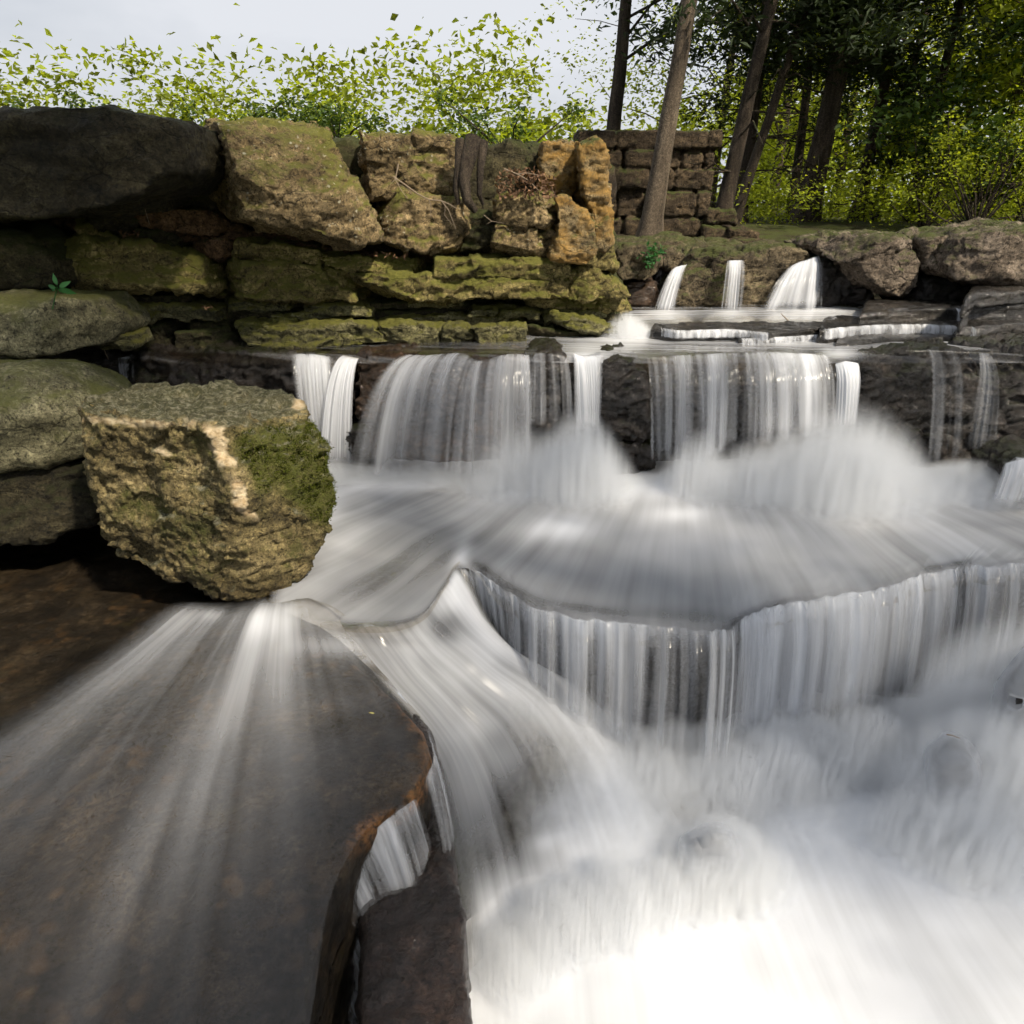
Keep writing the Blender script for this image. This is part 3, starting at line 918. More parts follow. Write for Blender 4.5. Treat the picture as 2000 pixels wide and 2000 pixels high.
# ================================================================== WATER
def sheet(name, P, foam, flow, streak=.5, gloss=1., label=None, cat=None, parent=None, kind=None, group=None):
    """P (nt, ns, 3) grid; foam (nt, ns); flow (nt, ns, 2): across and along the current, metres"""
    nt_, ns_ = P.shape[:2]
    idx = np.arange(nt_ * ns_).reshape(nt_, ns_)
    Fc = np.stack([idx[:-1, :-1], idx[:-1, 1:], idx[1:, 1:], idx[1:, :-1]], -1).reshape(-1, 4)
    return _water(name, P.reshape(-1, 3), Fc, foam.reshape(-1), flow.reshape(-1, 2), streak, gloss, label, cat, parent, kind, group)


def _water(name, V, Fc, foam, flow, streak, gloss, label, cat, parent, kind, group):
    me = np_mesh(name, V, Fc)
    nz = np.empty(len(me.polygons) * 3, np.float32)
    me.polygons.foreach_get('normal', nz)
    if nz.reshape(-1, 3).sum(0) @ np.array([0, -.6, 1]) < 0:      # the outer side of the water faces up and towards the eye
        me.flip_normals()
    n = len(V)
    fattr(me, 'foam', foam)
    fattr(me, 'streak', np.broadcast_to(np.asarray(streak, float).reshape(-1) if np.ndim(streak) else streak, (n,)))
    fattr(me, 'gloss', np.broadcast_to(np.asarray(gloss, float).reshape(-1) if np.ndim(gloss) else gloss, (n,)))
    vattr(me, 'flow', np.concatenate([flow, np.zeros((n, 1))], 1))
    o = link(name, me, M_water, parent)
    if parent is None: centre_mesh(o)
    return tag(o, label, cat, group, kind)


def interp(poly, s):
    """polyline resampled at s in 0..1 by point index"""
    P = np.array(poly, float)
    t = np.clip(np.asarray(s) * (len(P) - 1), 0, len(P) - 1 - 1e-9)
    i = t.astype(int)
    f = (t - i)[..., None]
    # Catmull-Rom
    p0, p1, p2, p3 = P[np.maximum(i - 1, 0)], P[i], P[i + 1], P[np.minimum(i + 2, len(P) - 1)]
    return .5 * ((2 * p1) + (p2 - p0) * f + (2 * p0 - 5 * p1 + 4 * p2 - p3) * f ** 2 + (3 * p1 - p0 - 3 * p2 + p3) * f ** 3)


def blobs(px, py, lst, base):
    f = np.full(px.shape, float(base))
    for x, y, rx, ry, a, v in lst:
        c, s = math.cos(R(a)), math.sin(R(a))
        dx, dy = px - x, py - y
        u, w = (dx * c + dy * s) / rx, (-dx * s + dy * c) / ry
        g = np.exp(-(u * u + w * w))
        f = f * (1 - g) + v * g
    return f


_fs = [0]


def fall(name, top, bot, label, dens=.6, streak=.6, cells=None, parent=None, edge=.12, tfade=.06, bfade=.12, pw=1.0, layers=2, group=None, fine=1., bulge=.0, cat='waterfall', dens_t=None, back=.10, veil=0., pleat=0.):
    if veil: layers = 3
    """top / bot: lists of (px, py, Y). The water leaves the lip level and drops like a thrown body."""
    ns, nt_ = cells or (60, 36)
    s = np.linspace(0, 1, ns)
    parts = []
    for L in range(layers):
        _fs[0] += 1
        T = interp(top, s)
        B = interp(bot, s)
        A3, B3 = at_y(T[:, 0], T[:, 1], T[:, 2]), at_y(B[:, 0], B[:, 1], B[:, 2])
        wd0 = np.linalg.norm(A3[-1] - A3[0])
        tau = np.linspace(-.35, 1, nt_)[:, None, None]
        tp = np.maximum(tau, 0)
        wob = (gnoise(np.stack([s * 9 * fine, s * 0 + _fs[0], s * 0], 1)) * .018 + gnoise(np.stack([s * 31 * fine, s * 0 + _fs[0], s * 0], 1)) * .009)[None, :, None]
        P = np.empty((nt_, ns, 3))
        hor = A3[None, :, :2] + (B3 - A3)[None, :, :2] * tp ** pw
        P[..., :2] = hor
        # before the lip the sheet lies flat on the pool behind it
        P[..., 1] += np.where(tau[..., 0] < 0, -tau[..., 0] * back / .35, 0)
        P[..., 2] = A3[None, :, 2] + (B3 - A3)[None, :, 2] * (tp[..., 0] ** 2 * .8 + tp[..., 0] * .2)
        P[..., 1] -= (wob[..., 0] + L * .022) * sstep(0, .5, tp[..., 0]) + bulge * np.sin(np.pi * s)[None] * tp[..., 0]
        tt = np.broadcast_to(tau[..., 0], (nt_, ns))
        ss = np.broadcast_to(s[None], (nt_, ns))
        f = dens * np.ones((nt_, ns)) if dens_t is None else dens_t(ss, tt)
        f = f * (1.28 - .5 * np.clip(tt, 0, 1)) + .28 * gnoise(np.stack([ss.ravel() * wd0 * 3.2, tt.ravel() * .25, np.full(ss.size, _fs[0] * 1.7)], 1)).reshape(ss.shape) * (dens < .79)
        f = np.maximum(f, .0)
        if L == 1: f = f * .72
        if L == 2: f = np.full((nt_, ns), veil)
        ed = sstep(0, edge, ss) * sstep(0, edge, 1 - ss) if edge else 1.
        f = f * ed * sstep(-.12, tfade, tt - .10 * (gnoise(np.stack([ss.ravel() * wd0 * 22 + _fs[0], ss.ravel() * 0, ss.ravel() * 0], 1)).reshape(ss.shape) + .25)) * (1 - sstep(1 - bfade, 1, tt) * .95)
        wdt = np.linalg.norm(A3[-1] - A3[0])
        flow = np.stack([ss * wdt * fine + _fs[0] * 7.7, (tt ** 1.0) * .5 + _fs[0] * 3.1], -1)
        P[..., 1] -= pleat * (gnoise(np.stack([s * wd0 * 11, s * 0 + 3.3, s * 0], 1)) + .5 * gnoise(np.stack([s * wd0 * 27, s * 0 + 5.1, s * 0], 1)))[None] * sstep(0, .25, tp[..., 0])
        parts.append((P, f, flow, np.full((nt_, ns), streak * (.22 if L == 2 else 1.))))
    V = np.concatenate([p[0].reshape(-1, 3) for p in parts])
    idx = np.arange(nt_ * ns).reshape(nt_, ns)
    q = np.stack([idx[:-1, :-1], idx[:-1, 1:], idx[1:, 1:], idx[1:, :-1]], -1).reshape(-1, 4)
    Fc = np.concatenate([q + k * nt_ * ns for k in range(layers)])
    fo = np.concatenate([p[1].ravel() for p in parts])
    fl = np.concatenate([p[2].reshape(-1, 2) for p in parts])
    return _water(name, V, Fc, fo, fl, np.concatenate([p[3].ravel() for p in parts]), .25, label, cat, parent, None, group)


def spray_mat(dens, power, seed, soft=.75):
    m, nt = new_mat('water_spray')
    N = NT(nt)
    co = N.n('ShaderNodeTexCoord').outputs['Object']
    wob = N.n('ShaderNodeTexNoise', i_Vector=N.n('ShaderNodeMapping', i_Vector=co, i_Location=(seed, 0, 0)).outputs[0], i_Scale=1.6, i_Detail=2.0)
    cw = N.mix(.22, co, wob.outputs['Color'], 'ADD')
    cw = N.n('ShaderNodeMapping', i_Vector=cw, i_Location=(-.11, -.11, -.11)).outputs[0]
    sx = N.n('ShaderNodeSeparateXYZ', i_Vector=cw)
    r2 = N.math('ADD', N.math('MULTIPLY', sx.outputs[0], sx.outputs[0]), N.math('MULTIPLY', sx.outputs[1], sx.outputs[1]))
    prof = N.math('SUBTRACT', 1.0, N.math('POWER', r2, power / 2))
    fill = N.math('SUBTRACT', prof, sx.outputs[2])
    e = N.n('ShaderNodeMapRange', interpolation_type='SMOOTHSTEP', i_Value=fill, i_From_Min=-.02, i_From_Max=soft)
    st = N.noise(N.n('ShaderNodeMapping', i_Vector=co, i_Scale=(12, 12, .7), i_Location=(seed * 3, 0, 0)).outputs[0], 1., 2, .5)
    rim = N.n('ShaderNodeMapRange', interpolation_type='SMOOTHSTEP', i_Value=r2, i_From_Min=1.0, i_From_Max=.35)
    d = N.math('MULTIPLY', N.math('MULTIPLY', e.outputs[0], rim.outputs[0]), N.ramp(st, [(.34, .12), (.66, 2.0)]))
    d = N.math('MULTIPLY', d, dens)
    vs = N.n('ShaderNodeVolumePrincipled', i_Color=(.93, .945, .965, 1), i_Density=d)
    o = nt.nodes.new('ShaderNodeOutputMaterial')
    nt.links.new(vs.outputs[0], o.inputs['Volume'])
    return m


def mound(name, px, py, Y, w, h, d, label, dens=1., power=1.7, top=1., soft=.75):
    """a bell of spray: a soft body of droplets, dense inside and thinning to nothing outside.
    (px, py, Y) is the middle of its foot; w, h, d metres"""
    c = at_y(px, py, Y)
    bm = bmesh.new()
    bmesh.ops.create_icosphere(bm, subdivisions=3, radius=1.06)
    me = bpy.data.meshes.new(name)
    bm.to_mesh(me)
    bm.free()
    o = link(name, me, spray_mat(15 * dens, power, px * .013, soft))
    o.location = (float(c[0]), float(c[1]) + .04, float(c[2]) - .03)
    o.scale = (w * 1.2, d * 1.2, h * 1.02)
    return tag(o, label, 'white water')


def mist(name, line, w, h, label, dens=1., n=9):
    """a long low bank of spray along the foot of a fall, built of overlapping soft bodies"""
    rg = np.random.default_rng(int(w * 1e4) + n)
    L = interp(line, np.linspace(0, 1, n))
    C = at_y(L[:, 0], L[:, 1], L[:, 2])
    root = empty(name, [float(v) for v in C.mean(0)], label, 'white water')
    span = np.linalg.norm(C[1:] - C[:-1], axis=1).mean()
    mats = [spray_mat(12 * dens, 2.0, 3.1 + k * 5.7, 1.0) for k in range(3)]
    for k in range(n):
        bm = bmesh.new()
        bmesh.ops.create_icosphere(bm, subdivisions=3, radius=1.06)
        me = bpy.data.meshes.new('spray')
        bm.to_mesh(me)
        bm.free()
        o = link('spray', me, mats[k % 3])
        o.parent = root
        dv = C[min(k + 1, n - 1)] - C[max(k - 1, 0)]
        o.location = Vector([float(v) for v in C[k]]) - root.location + Vector((0, 0, -.03))
        o.rotation_euler = (0, 0, math.atan2(dv[1], dv[0]))
        o.scale = (span * rg.uniform(1.0, 1.35), w * rg.uniform(.85, 1.2), h * rg.uniform(.7, 1.3))
    return root


# ------------------------------------------------------------------ upper pool
ZU = -.862
nx, ny = 260, 90
xs = np.linspace(-3.0, 4.4, nx)
ys = np.concatenate([np.linspace(4.56, 4.75, 20), np.linspace(4.76, 6.2, ny - 20)])
X, Yg = np.meshgrid(xs, ys)
lipz = -.05 * sstep(4.66, 4.55, Yg) ** 1.5
Z = CZ + ZU + lipz + .006 * gnoise(np.stack([X.ravel() * 6, Yg.ravel() * 2.5, X.ravel() * 0], 1)).reshape(X.shape)
px, py = pix(np.stack([X, Yg, Z], -1))
f = blobs(px, py, [(1330, 655, 260, 22, 0, .50), (1180, 640, 70, 30, 20, .75), (1150, 690, 50, 26, 0, .55), (1560, 665, 90, 14, 0, .55), (1640, 690, 40, 12, 0, .6), (1420, 680, 120, 8, 0, .25),
                   (1850, 672, 160, 9, 0, .45), (1250, 620, 60, 10, 0, .7), (1930, 650, 60, 8, 0, .5)], .05)
sheet('upper_pool', np.stack([X, Yg, Z], -1), f, np.stack([Yg * 1.2 + X * .15, X * .4], -1), .30, .9, kind='structure')

# back pool under the three small falls
xs = np.linspace(.7, 5.6, 160)
ys = np.linspace(5.55, 7.0, 60)
X, Yg = np.meshgrid(xs, ys)
Z = CZ - .785 + .006 * gnoise(np.stack([X.ravel() * 6, Yg.ravel() * 3, X.ravel() * 0], 1)).reshape(X.shape)
px, py = pix(np.stack([X, Yg, Z], -1))
f = blobs(px, py, [(1300, 612, 60, 9, 0, .65), (1430, 610, 50, 8, 0, .6), (1580, 607, 110, 16, 0, .6), (1250, 630, 60, 14, 0, .5)], .05)
sheet('back_pool', np.stack([X, Yg, Z], -1), f, np.stack([Yg, X * .4], -1), .5, .9, kind='structure')

# ------------------------------------------------------------------ back falls
fall('waterfall', [(1318, 522, 6.30), (1344, 516, 6.34)], [(1274, 612, 6.14), (1318, 614, 6.14)], 'left and most slanting of the three small falls at the back', .62, .8, edge=.42, fine=1.4, group='three small back falls')
fall('waterfall', [(1420, 509, 6.28), (1454, 508, 6.28)], [(1406, 613, 6.14), (1450, 613, 6.14)], 'straight middle one of the three small falls at the back', .62, .8, edge=.42, fine=1.4, group='three small back falls')
fall('waterfall', [(1550, 516, 6.38), (1600, 500, 6.38)], [(1484, 608, 6.12), (1606, 606, 6.12)], 'right and widest of the three small falls at the back', .55, .9, edge=.3, fine=1.2, group='three small back falls')
mound('white_water', 1612, 622, 6.0, .52, .11, .3, 'low mound of white water under the widest small back fall', 1.90)
mound('white_water', 1428, 616, 6.05, .2, .07, .15, 'little splash at the foot of the straight middle back fall', 1.90)
mound('white_water', 1296, 618, 6.05, .24, .08, .15, 'splash at the foot of the slanting left back fall', 1.90)
mound('white_water', 1225, 646, 5.28, .20, .17, .2, 'pale surge pouring past the cliff corner', 1.71)
LG = 'low fringes of water on the back ledges'
def fringe(pts, z, drop, label, dens=.34, streak=1.3):
    top = [(x, y - 1, float(at_z(x, y, z)[1]) - .012) for x, y in pts]
    bot = [(x, y + drop, float(at_z(x, y, z)[1]) - .035) for x, y in pts]
    fall('water_fringe', top, bot, label, dens, streak, tfade=.2, group=LG, cat='water fringe', back=.06, edge=.06, veil=.06, cells=(110, 24))


fringe([(1290, 641), (1330, 646), (1420, 644), (1500, 650)], -.79, 15, 'fringe of short white drips on the flat ledge left of the twig heap')
fringe([(1446, 662), (1540, 658), (1636, 652)], -.83, 15, 'lowest fringe of white drips in the middle of the upper pool')
fringe([(1604, 644), (1700, 636), (1800, 634), (1885, 638), (1903, 640)], -.775, 19, 'longest fringe of white drips on the wide glistening ledge', .36)
fringe([(1866, 603), (1896, 604)], -.70, 34, 'thin trickle stepping down beside the shining steps', .3)

# ------------------------------------------------------------------ upper falls
UG = 'falls along the upper ledge'
fall('waterfall', [(566, 691, 4.60), (610, 692, 4.60), (652, 697, 4.62)], [(585, 850, 4.42), (625, 890, 4.42), (664, 850, 4.44)], 'first narrow fall right behind the cube shaped boulder', .34, .40, group=UG, pw=.8, edge=.3, fine=.7)
fall('waterfall', [(668, 694, 4.62), (702, 700, 4.60)], [(622, 915, 4.36), (690, 915, 4.36)], 'thin slanting fall left of the brown wet rock', .42, .45, group=UG, pw=.8)
fall('waterfall', [(792, 692, 4.60), (830, 694, 4.56), (900, 690, 4.56), (935, 705, 4.56), (990, 692, 4.56), (1036, 694, 4.58)], [(676, 925, 4.28), (760, 930, 4.26), (850, 935, 4.24), (910, 940, 4.24), (980, 945, 4.24), (1040, 930, 4.30)],
     'broad veil of many strands left of centre with brown rock showing through', .15, .80, group=UG, pw=.75, cells=(140, 44), edge=.05, veil=.09, pleat=.008, fine=.8)
fall('waterfall', [(1036, 694, 4.54), (1075, 690, 4.50), (1112, 700, 4.52)], [(1030, 830, 4.44), (1080, 830, 4.42), (1124, 830, 4.44)], 'faint trickles on the dark rock right of the broad veil', .14, .6, group=UG, layers=1)
fall('waterfall', [(1118, 688, 4.60), (1140, 696, 4.58), (1178, 692, 4.56)], [(1120, 850, 4.36), (1150, 850, 4.34), (1172, 850, 4.36)], 'strong narrow fall pouring down left of the black pillar rock', .72, .30, group=UG, edge=.3, fine=.7)
fall('waterfall', [(1262, 700, 4.62), (1330, 694, 4.60), (1420, 690, 4.58), (1520, 688, 4.58), (1622, 694, 4.58)], [(1270, 900, 4.40), (1330, 900, 4.34), (1420, 880, 4.30), (1530, 860, 4.30), (1630, 840, 4.36)],
     'bright wide curtain of falls right of the black pillar rock', .5, .95, group=UG, cells=(160, 44), edge=.04, veil=.07, pleat=.008, fine=.8,
     dens_t=lambda s, t: .08 + .40 * np.exp(-((s - .80) / .14) ** 2) + .30 * np.exp(-((s - .43) / .05) ** 2) - .06 * np.exp(-((s - .12) / .1) ** 2))
fall('waterfall', [(1630, 712, 4.52), (1652, 706, 4.50), (1678, 710, 4.52)], [(1626, 840, 4.40), (1650, 840, 4.38), (1668, 840, 4.40)], 'separate short pale fall at the right end of the bright curtain', .82, .25, group=UG)
fall('waterfall', [(1690, 690, 4.55), (1760, 684, 4.52), (1830, 684, 4.52), (1905, 688, 4.52)], [(1690, 900, 4.46), (1760, 905, 4.42), (1830, 910, 4.42), (1905, 910, 4.42)], 'faint broken trickles on the broad black wet wall', -.06, .5, group=UG, cells=(100, 40), layers=1)
fall('waterfall', [(1912, 690, 4.50), (1930, 690, 4.48)], [(1876, 890, 4.34), (1940, 890, 4.34)], 'thin white thread splitting the black wall at the right', .16, .5, group=UG, pw=.8)
fall('waterfall', [(230, 698, 4.60), (262, 698, 4.60)], [(234, 745, 4.56), (262, 745, 4.56)], 'tiny trickle at the left end of the upper ledge', .25, .9, group=UG, layers=1)

WG = None
mound('white_water', 1130, 965, 4.10, .36, .58, .36, 'pale bell of water at the foot of the strong narrow fall', 1.5, soft=.95)
mound('white_water', 1025, 955, 4.14, .42, .44, .32, 'wide soft surge between the broad veil and the pale bell', .8, soft=1.0)
mound('white_water', 1365, 955, 4.08, .24, .42, .27, 'small domed surge at the left of the bright curtain', 1.1, soft=1.0)
mound('white_water', 1470, 960, 4.06, .32, .38, .30, 'middle surge under the bright curtain', .8, soft=1.0)
mound('white_water', 1640, 970, 4.02, .62, .62, .46, 'largest mound of white water under the bright curtain', 1.15, soft=1.0)
mound('white_water', 1900, 950, 4.12, .45, .20, .30, 'soft bluish spray at the foot of the black wall', 1.06, top=.5)
fall('waterfall', [(1962, 905, 3.98), (2010, 895, 3.94), (2080, 900, 3.94)], [(1936, 975, 3.84), (1975, 985, 3.80), (2080, 985, 3.80)], 'short slide of water round the small rock at the right edge', .6, .6, group=UG)

# ------------------------------------------------------------------ middle pool
LIP = [(520, 1172), (580, 1205), (640, 1228), (710, 1236), (780, 1232), (834, 1206), (868, 1152), (898, 1112), (934, 1116), (965, 1138), (1005, 1165), (1055, 1190), (1125, 1206), (1200, 1214), (1300, 1224), (1380, 1230), (1425, 1230),
       (1442, 1212), (1490, 1190), (1545, 1177), (1620, 1165), (1700, 1152), (1760, 1135), (1800, 1122), (1860, 1112), (1880, 1106), (1950, 1102), (2040, 1098), (2160, 1092), (2300, 1088)]
ZM = -1.62
_ls = np.linspace(0, 1, 581)
LIPF = interp(LIP, _ls)
_jw = sstep(7.5 / 29, 9. / 29, _ls)
LIPF[:, 1] += _jw * (7 * gnoise(np.stack([_ls * 42, _ls * 0, _ls * 0], 1)) + 4.5 * gnoise(np.stack([_ls * 110, _ls * 0 + 2, _ls * 0], 1)))
BACKL = [(560, 893), (640, 886), (700, 886), (800, 888), (900, 888), (1000, 888), (1200, 888), (1400, 888), (1600, 888), (1800, 888), (2000, 890), (2300, 890), (2500, 890)]
ns, ntt = 420, 120
s = np.linspace(0, 1, ns)
lp = interp(LIPF, s)
# back points spread so that the current lines fan out towards the lip
bs_ = np.clip((s * 1.0) ** .9, 0, 1)
bkp = interp(BACKL, bs_)
L3 = at_z(lp[:, 0], lp[:, 1], ZM)
B3 = at_z(bkp[:, 0], bkp[:, 1], -1.585)
t = np.linspace(0, 1, ntt)
P = B3[None] + (L3 - B3)[None] * t[:, None, None]
# slow swell, and the rounded roll over the lip
nz = gnoise(np.stack([P[..., 0].ravel() * 2.4, P[..., 1].ravel() * 1.6, np.zeros(P[..., 0].size)], 1)).reshape(ntt, ns)
P[..., 2] += .030 * nz * sstep(0, .2, t)[:, None] * sstep(1.0, .8, t)[:, None]
rollw = sstep(7.3 / 29, 9.5 / 29, s)
over = np.maximum(0, t - .955)[:, None] / .045          # the last rows bend over the lip
P[..., 2] -= (.012 * sstep(.88, .96, t)[:, None] + .075 * over ** 1.8) * rollw[None]
P[..., 1] -= .030 * over * rollw[None]
px, py = pix(P)
f = blobs(px, py, [(760, 940, 160, 22, -4, .86), (1250, 950, 420, 26, 0, .92), (680, 1060, 120, 26, -52, .62), (800, 1000, 120, 22, -22, .60), (860, 960, 90, 16, -12, .40), (960, 960, 70, 14, -20, .48),
                   (760, 1130, 130, 70, -45, .26), (860, 1080, 70, 60, -50, .24), (1000, 1050, 90, 40, -20, .36), (1080, 1110, 110, 30, -22, .50), (1100, 1033, 75, 26, 0, .98), (1340, 1005, 60, 16, 0, .95),  # last two blobs paint sun patches into the foam
                   (1200, 1150, 150, 40, -10, .34), (1300, 1200, 160, 18, 4, .26), (1150, 1190, 100, 10, 8, .16), (1000, 1150, 60, 10, 25, .14), (950, 1115, 40, 10, 30, .12), (1420, 1060, 160, 60, 0, .66), (1440, 1216, 30, 10, -30, .10), (1500, 1188, 60, 8, -20, .2),
                   (1600, 1100, 150, 40, -15, .52), (1750, 1050, 170, 50, -8, .52), (1900, 1060, 120, 30, -5, .58), (1900, 960, 150, 24, 0, .8), (1700, 985, 130, 14, 4, .62), (1880, 1005, 120, 16, 5, .55), (1860, 1102, 60, 6, -10, .2),
                   (560, 1185, 70, 30, 20, .45), (680, 1225, 60, 12, 5, .14), (780, 1222, 60, 16, -10, .18), (900, 1090, 16, 36, 20, .8), (640, 980, 60, 40, -50, .85)], .42)
f = f * (1 - .85 * sstep(.35, 1, over) * rollw[None])
f = f * sstep(0, .022, s)[None]
f = f * (1 - sstep(.955, 1, t)[:, None] * (sstep(1.5 / 29, 2.4 / 29, s) * sstep(7.6 / 29, 6.8 / 29, s))[None])
C0 = at_z(1330, 760, -1.6)
dxy = P[..., :2] - C0[:2]
rad = np.hypot(dxy[..., 0], dxy[..., 1])
ang = np.arctan2(dxy[..., 0], -dxy[..., 1])
sheet('middle_pool', P, f, np.stack([ang * 1.35, rad * .9], -1), .26, .8, kind='structure')

# bed under the middle pool, and the rock face below the lip
bm = bmesh.new()
lipi = [LIPF[i] for i in range(0, 581, 5)]
tp_ = [tuple(at_z(x, y, ZM - .055) + np.array([0, .05 if x > 900 else .12, 0])) for x, y in lipi]
tp_ += [(5.2, 4.9, CZ + ZM - .05), (-1.9, 4.9, CZ + ZM - .05)]
va = [bm.verts.new(p) for p in tp_]
vb = [bm.verts.new((p[0], p[1] + .06, CZ - 2.75)) for p in tp_]
bm.faces.new(va)
bm.faces.new(vb[::-1])
for i in range(len(va)):
    j = (i + 1) % len(va)
    bm.faces.new((va[j], va[i], vb[i], vb[j]))
bmesh.ops.recalc_face_normals(bm, faces=bm.faces)
bed(bm, voxel=.022, bevel=.0, amp=.035, freq=4, fine=.016, chips=.014, smooth=2, mat=M_wet)

# ------------------------------------------------------------------ lower horseshoe falls
hs = LIP[7:]
def hfall(i0, i1, label, ybot, dens, streak, off=.14, **kw):
    seg = LIPF[i0 * 20:i1 * 20 + 1:2]
    top, bot = [], []
    for k, (x, y) in enumerate(seg):
        p = at_z(x, y, ZM - .01)
        top.append((x, y + 1, p[1] - .005))
        q = np.array([p[0], p[1] - off, CZ - 2.32])
        # the left part of the horseshoe throws its water towards the middle
        q[0] += .10 * max(0, (1050 - x) / 150)
        bx, by = pix(q)
        bot.append((float(bx), float(by), float(q[1])))
    kw.setdefault('cells', (40 * (i1 - i0), 50)); kw.setdefault('pleat', .012); kw.setdefault('fine', .62); kw.setdefault('veil', .13)
    return fall('waterfall', top, bot, label, dens, streak, group='falls of the lower horseshoe ledge', back=.05, tfade=.10, bfade=.25, **kw)


hfall(7, 17, 'long comb of white strands falling from the left of the horseshoe ledge', 1500, .42, 1.15, edge=.02, fine=.85,
      dens_t=lambda s, t: (.20 + .16 * np.exp(-((s - .05) / .12) ** 2)) * (.9 + .25 * sstep(.35, 1, t)))
hfall(17, 23, 'fullest white curtain in the middle of the horseshoe ledge', 1500, .52, .95, edge=.03, veil=.24)
hfall(23, 25, 'greyer strands stepping back on the right of the horseshoe ledge', 1500, .28, .85, edge=.05)
hfall(25, 29, 'pleated curtain at the right edge of the horseshoe ledge', 1500, .36, .85, edge=.03)

# ------------------------------------------------------------------ chute from the middle pool down to the lower pool
LE = [(650, 1234), (694, 1288), (750, 1350), (806, 1414), (846, 1500), (872, 1620), (892, 1760), (905, 1900)]
RE = [(900, 1100), (930, 1156), (970, 1225), (1035, 1285), (1150, 1345), (1250, 1440), (1330, 1570), (1400, 1700)]
ZL = [-1.63, -1.70, -1.76, -1.86, -1.98, -2.12, -2.24, -2.33]
ZR = [-1.62, -1.72, -1.83, -1.95, -2.08, -2.18, -2.26, -2.32]
ns, ntt = 120, 140
t = np.linspace(0, 1, ntt)
le, re = interp(LE, t), interp(RE, t)
zl = interp([(z, 0) for z in ZL], t)[:, 0]
zr = interp([(z, 0) for z in ZR], t)[:, 0]
A, B = at_z(le[:, 0], le[:, 1], zl), at_z(re[:, 0], re[:, 1], zr)
s = np.linspace(0, 1, ns)
P = A[:, None] + (B - A)[:, None] * s[None, :, None]
sp_ = interp(LIPF[40:141], s)
S0 = at_z(sp_[:, 0], sp_[:, 1] - 16, ZM + .007)
P = P + (S0 - P[0])[None] * (np.maximum(0, 1 - t / .34)[:, None, None] ** 1.6)
tt, ss = np.broadcast_to(t[:, None], (ntt, ns)), np.broadcast_to(s[None], (ntt, ns))
P[..., 2] += (.07 * np.exp(-((ss - .62) / .22) ** 2) * sstep(.1, .4, tt) * sstep(1., .6, tt) - .03 * np.exp(-((ss - .25) / .2) ** 2) * sstep(.05, .3, tt))
cr_ = np.exp(-((ss - .86) / .10) ** 2) * sstep(0, .10, tt) * sstep(.75, .45, tt)
P[..., 2] += .055 * cr_
rdg = gnoise(np.stack([ss.ravel() * 7, tt.ravel() * 1.6, ss.ravel() * 0], 1)).reshape(ntt, ns)
P[..., 2] += .014 * rdg
px, py = pix(P)
f = blobs(px, py, [(915, 1160, 34, 70, 70, .92), (960, 1260, 40, 70, 55, .9), (850, 1262, 60, 22, 20, .62), (900, 1300, 40, 50, 50, .55), (760, 1250, 60, 12, 10, .28), (820, 1270, 30, 14, 30, .55), (880, 1220, 26, 40, 60, .22),
                   (980, 1340, 60, 34, 40, .70), (1110, 1420, 90, 50, 42, .86), (1180, 1540, 80, 70, 55, .92), (1240, 1650, 80, 80, 60, .94), (1060, 1490, 85, 95, 40, .10), (980, 1480, 40, 70, 70, .40), (1000, 1600, 70, 70, 60, .08), (930, 1420, 26, 60, 70, .50),
                   (1110, 1580, 28, 70, 70, .62), (1080, 1640, 22, 60, 70, .90), (1140, 1660, 40, 60, 60, .9), (970, 1670, 50, 60, 70, .06), (1040, 1740, 70, 50, 60, .6), (1150, 1800, 200, 80, 0, .97)], .42)
f = f + (.92 - f) * np.clip(cr_ * 1.1, 0, 1)
we = sstep(.78, .96, tt + .1 * (ss - .5))
f = f * (1 - we) + .93 * we
f = f * sstep(0, .10, ss) * sstep(0, .14, 1 - ss) * sstep(0, .055, tt)
sheet('water_chute', P, f, np.stack([ss * .75, tt * 1.9], -1), .30, .7, label='white tongue of water sliding left of the horseshoe ledge into the lower pool', cat='water chute')
P2 = P.copy()
P2[..., 2] -= .075
# rock the chute slides over
bm = bmesh.new()
gi = list(range(0, ntt, 10)) + [ntt - 1]
gj = list(range(0, ns, 12)) + [ns - 1]
vt = {}
for i in gi:
    for j in gj:
        vt[i, j] = bm.verts.new(P2[i, j])
        vt[i, j, 1] = bm.verts.new((P2[i, j, 0], P2[i, j, 1] + .0, CZ - 2.9))
for a in range(len(gi) - 1):
    for b in range(len(gj) - 1):
        q = [(gi[a], gj[b]), (gi[a], gj[b + 1]), (gi[a + 1], gj[b + 1]), (gi[a + 1], gj[b])]
        bm.faces.new([vt[k] for k in q])
        bm.faces.new([vt[k + (1,)] for k in q[::-1]])
for rows in ([(gi[a], gj[0]) for a in range(len(gi))], [(gi[a], gj[-1]) for a in range(len(gi))][::-1], [(gi[0], gj[b]) for b in range(len(gj))][::-1], [(gi[-1], gj[b]) for b in range(len(gj))]):
    for u, w in zip(rows[:-1], rows[1:]):
        bm.faces.new((vt[u], vt[w], vt[w + (1,)], vt[u + (1,)]))
bmesh.ops.recalc_face_normals(bm, faces=bm.faces)
meshrock('chute_rock', bm, M_wet, 'dark rock under the sliding white tongue of water', 'rock', voxel=.02, bevel=0, amp=.02, fine=.008, chips=.008)

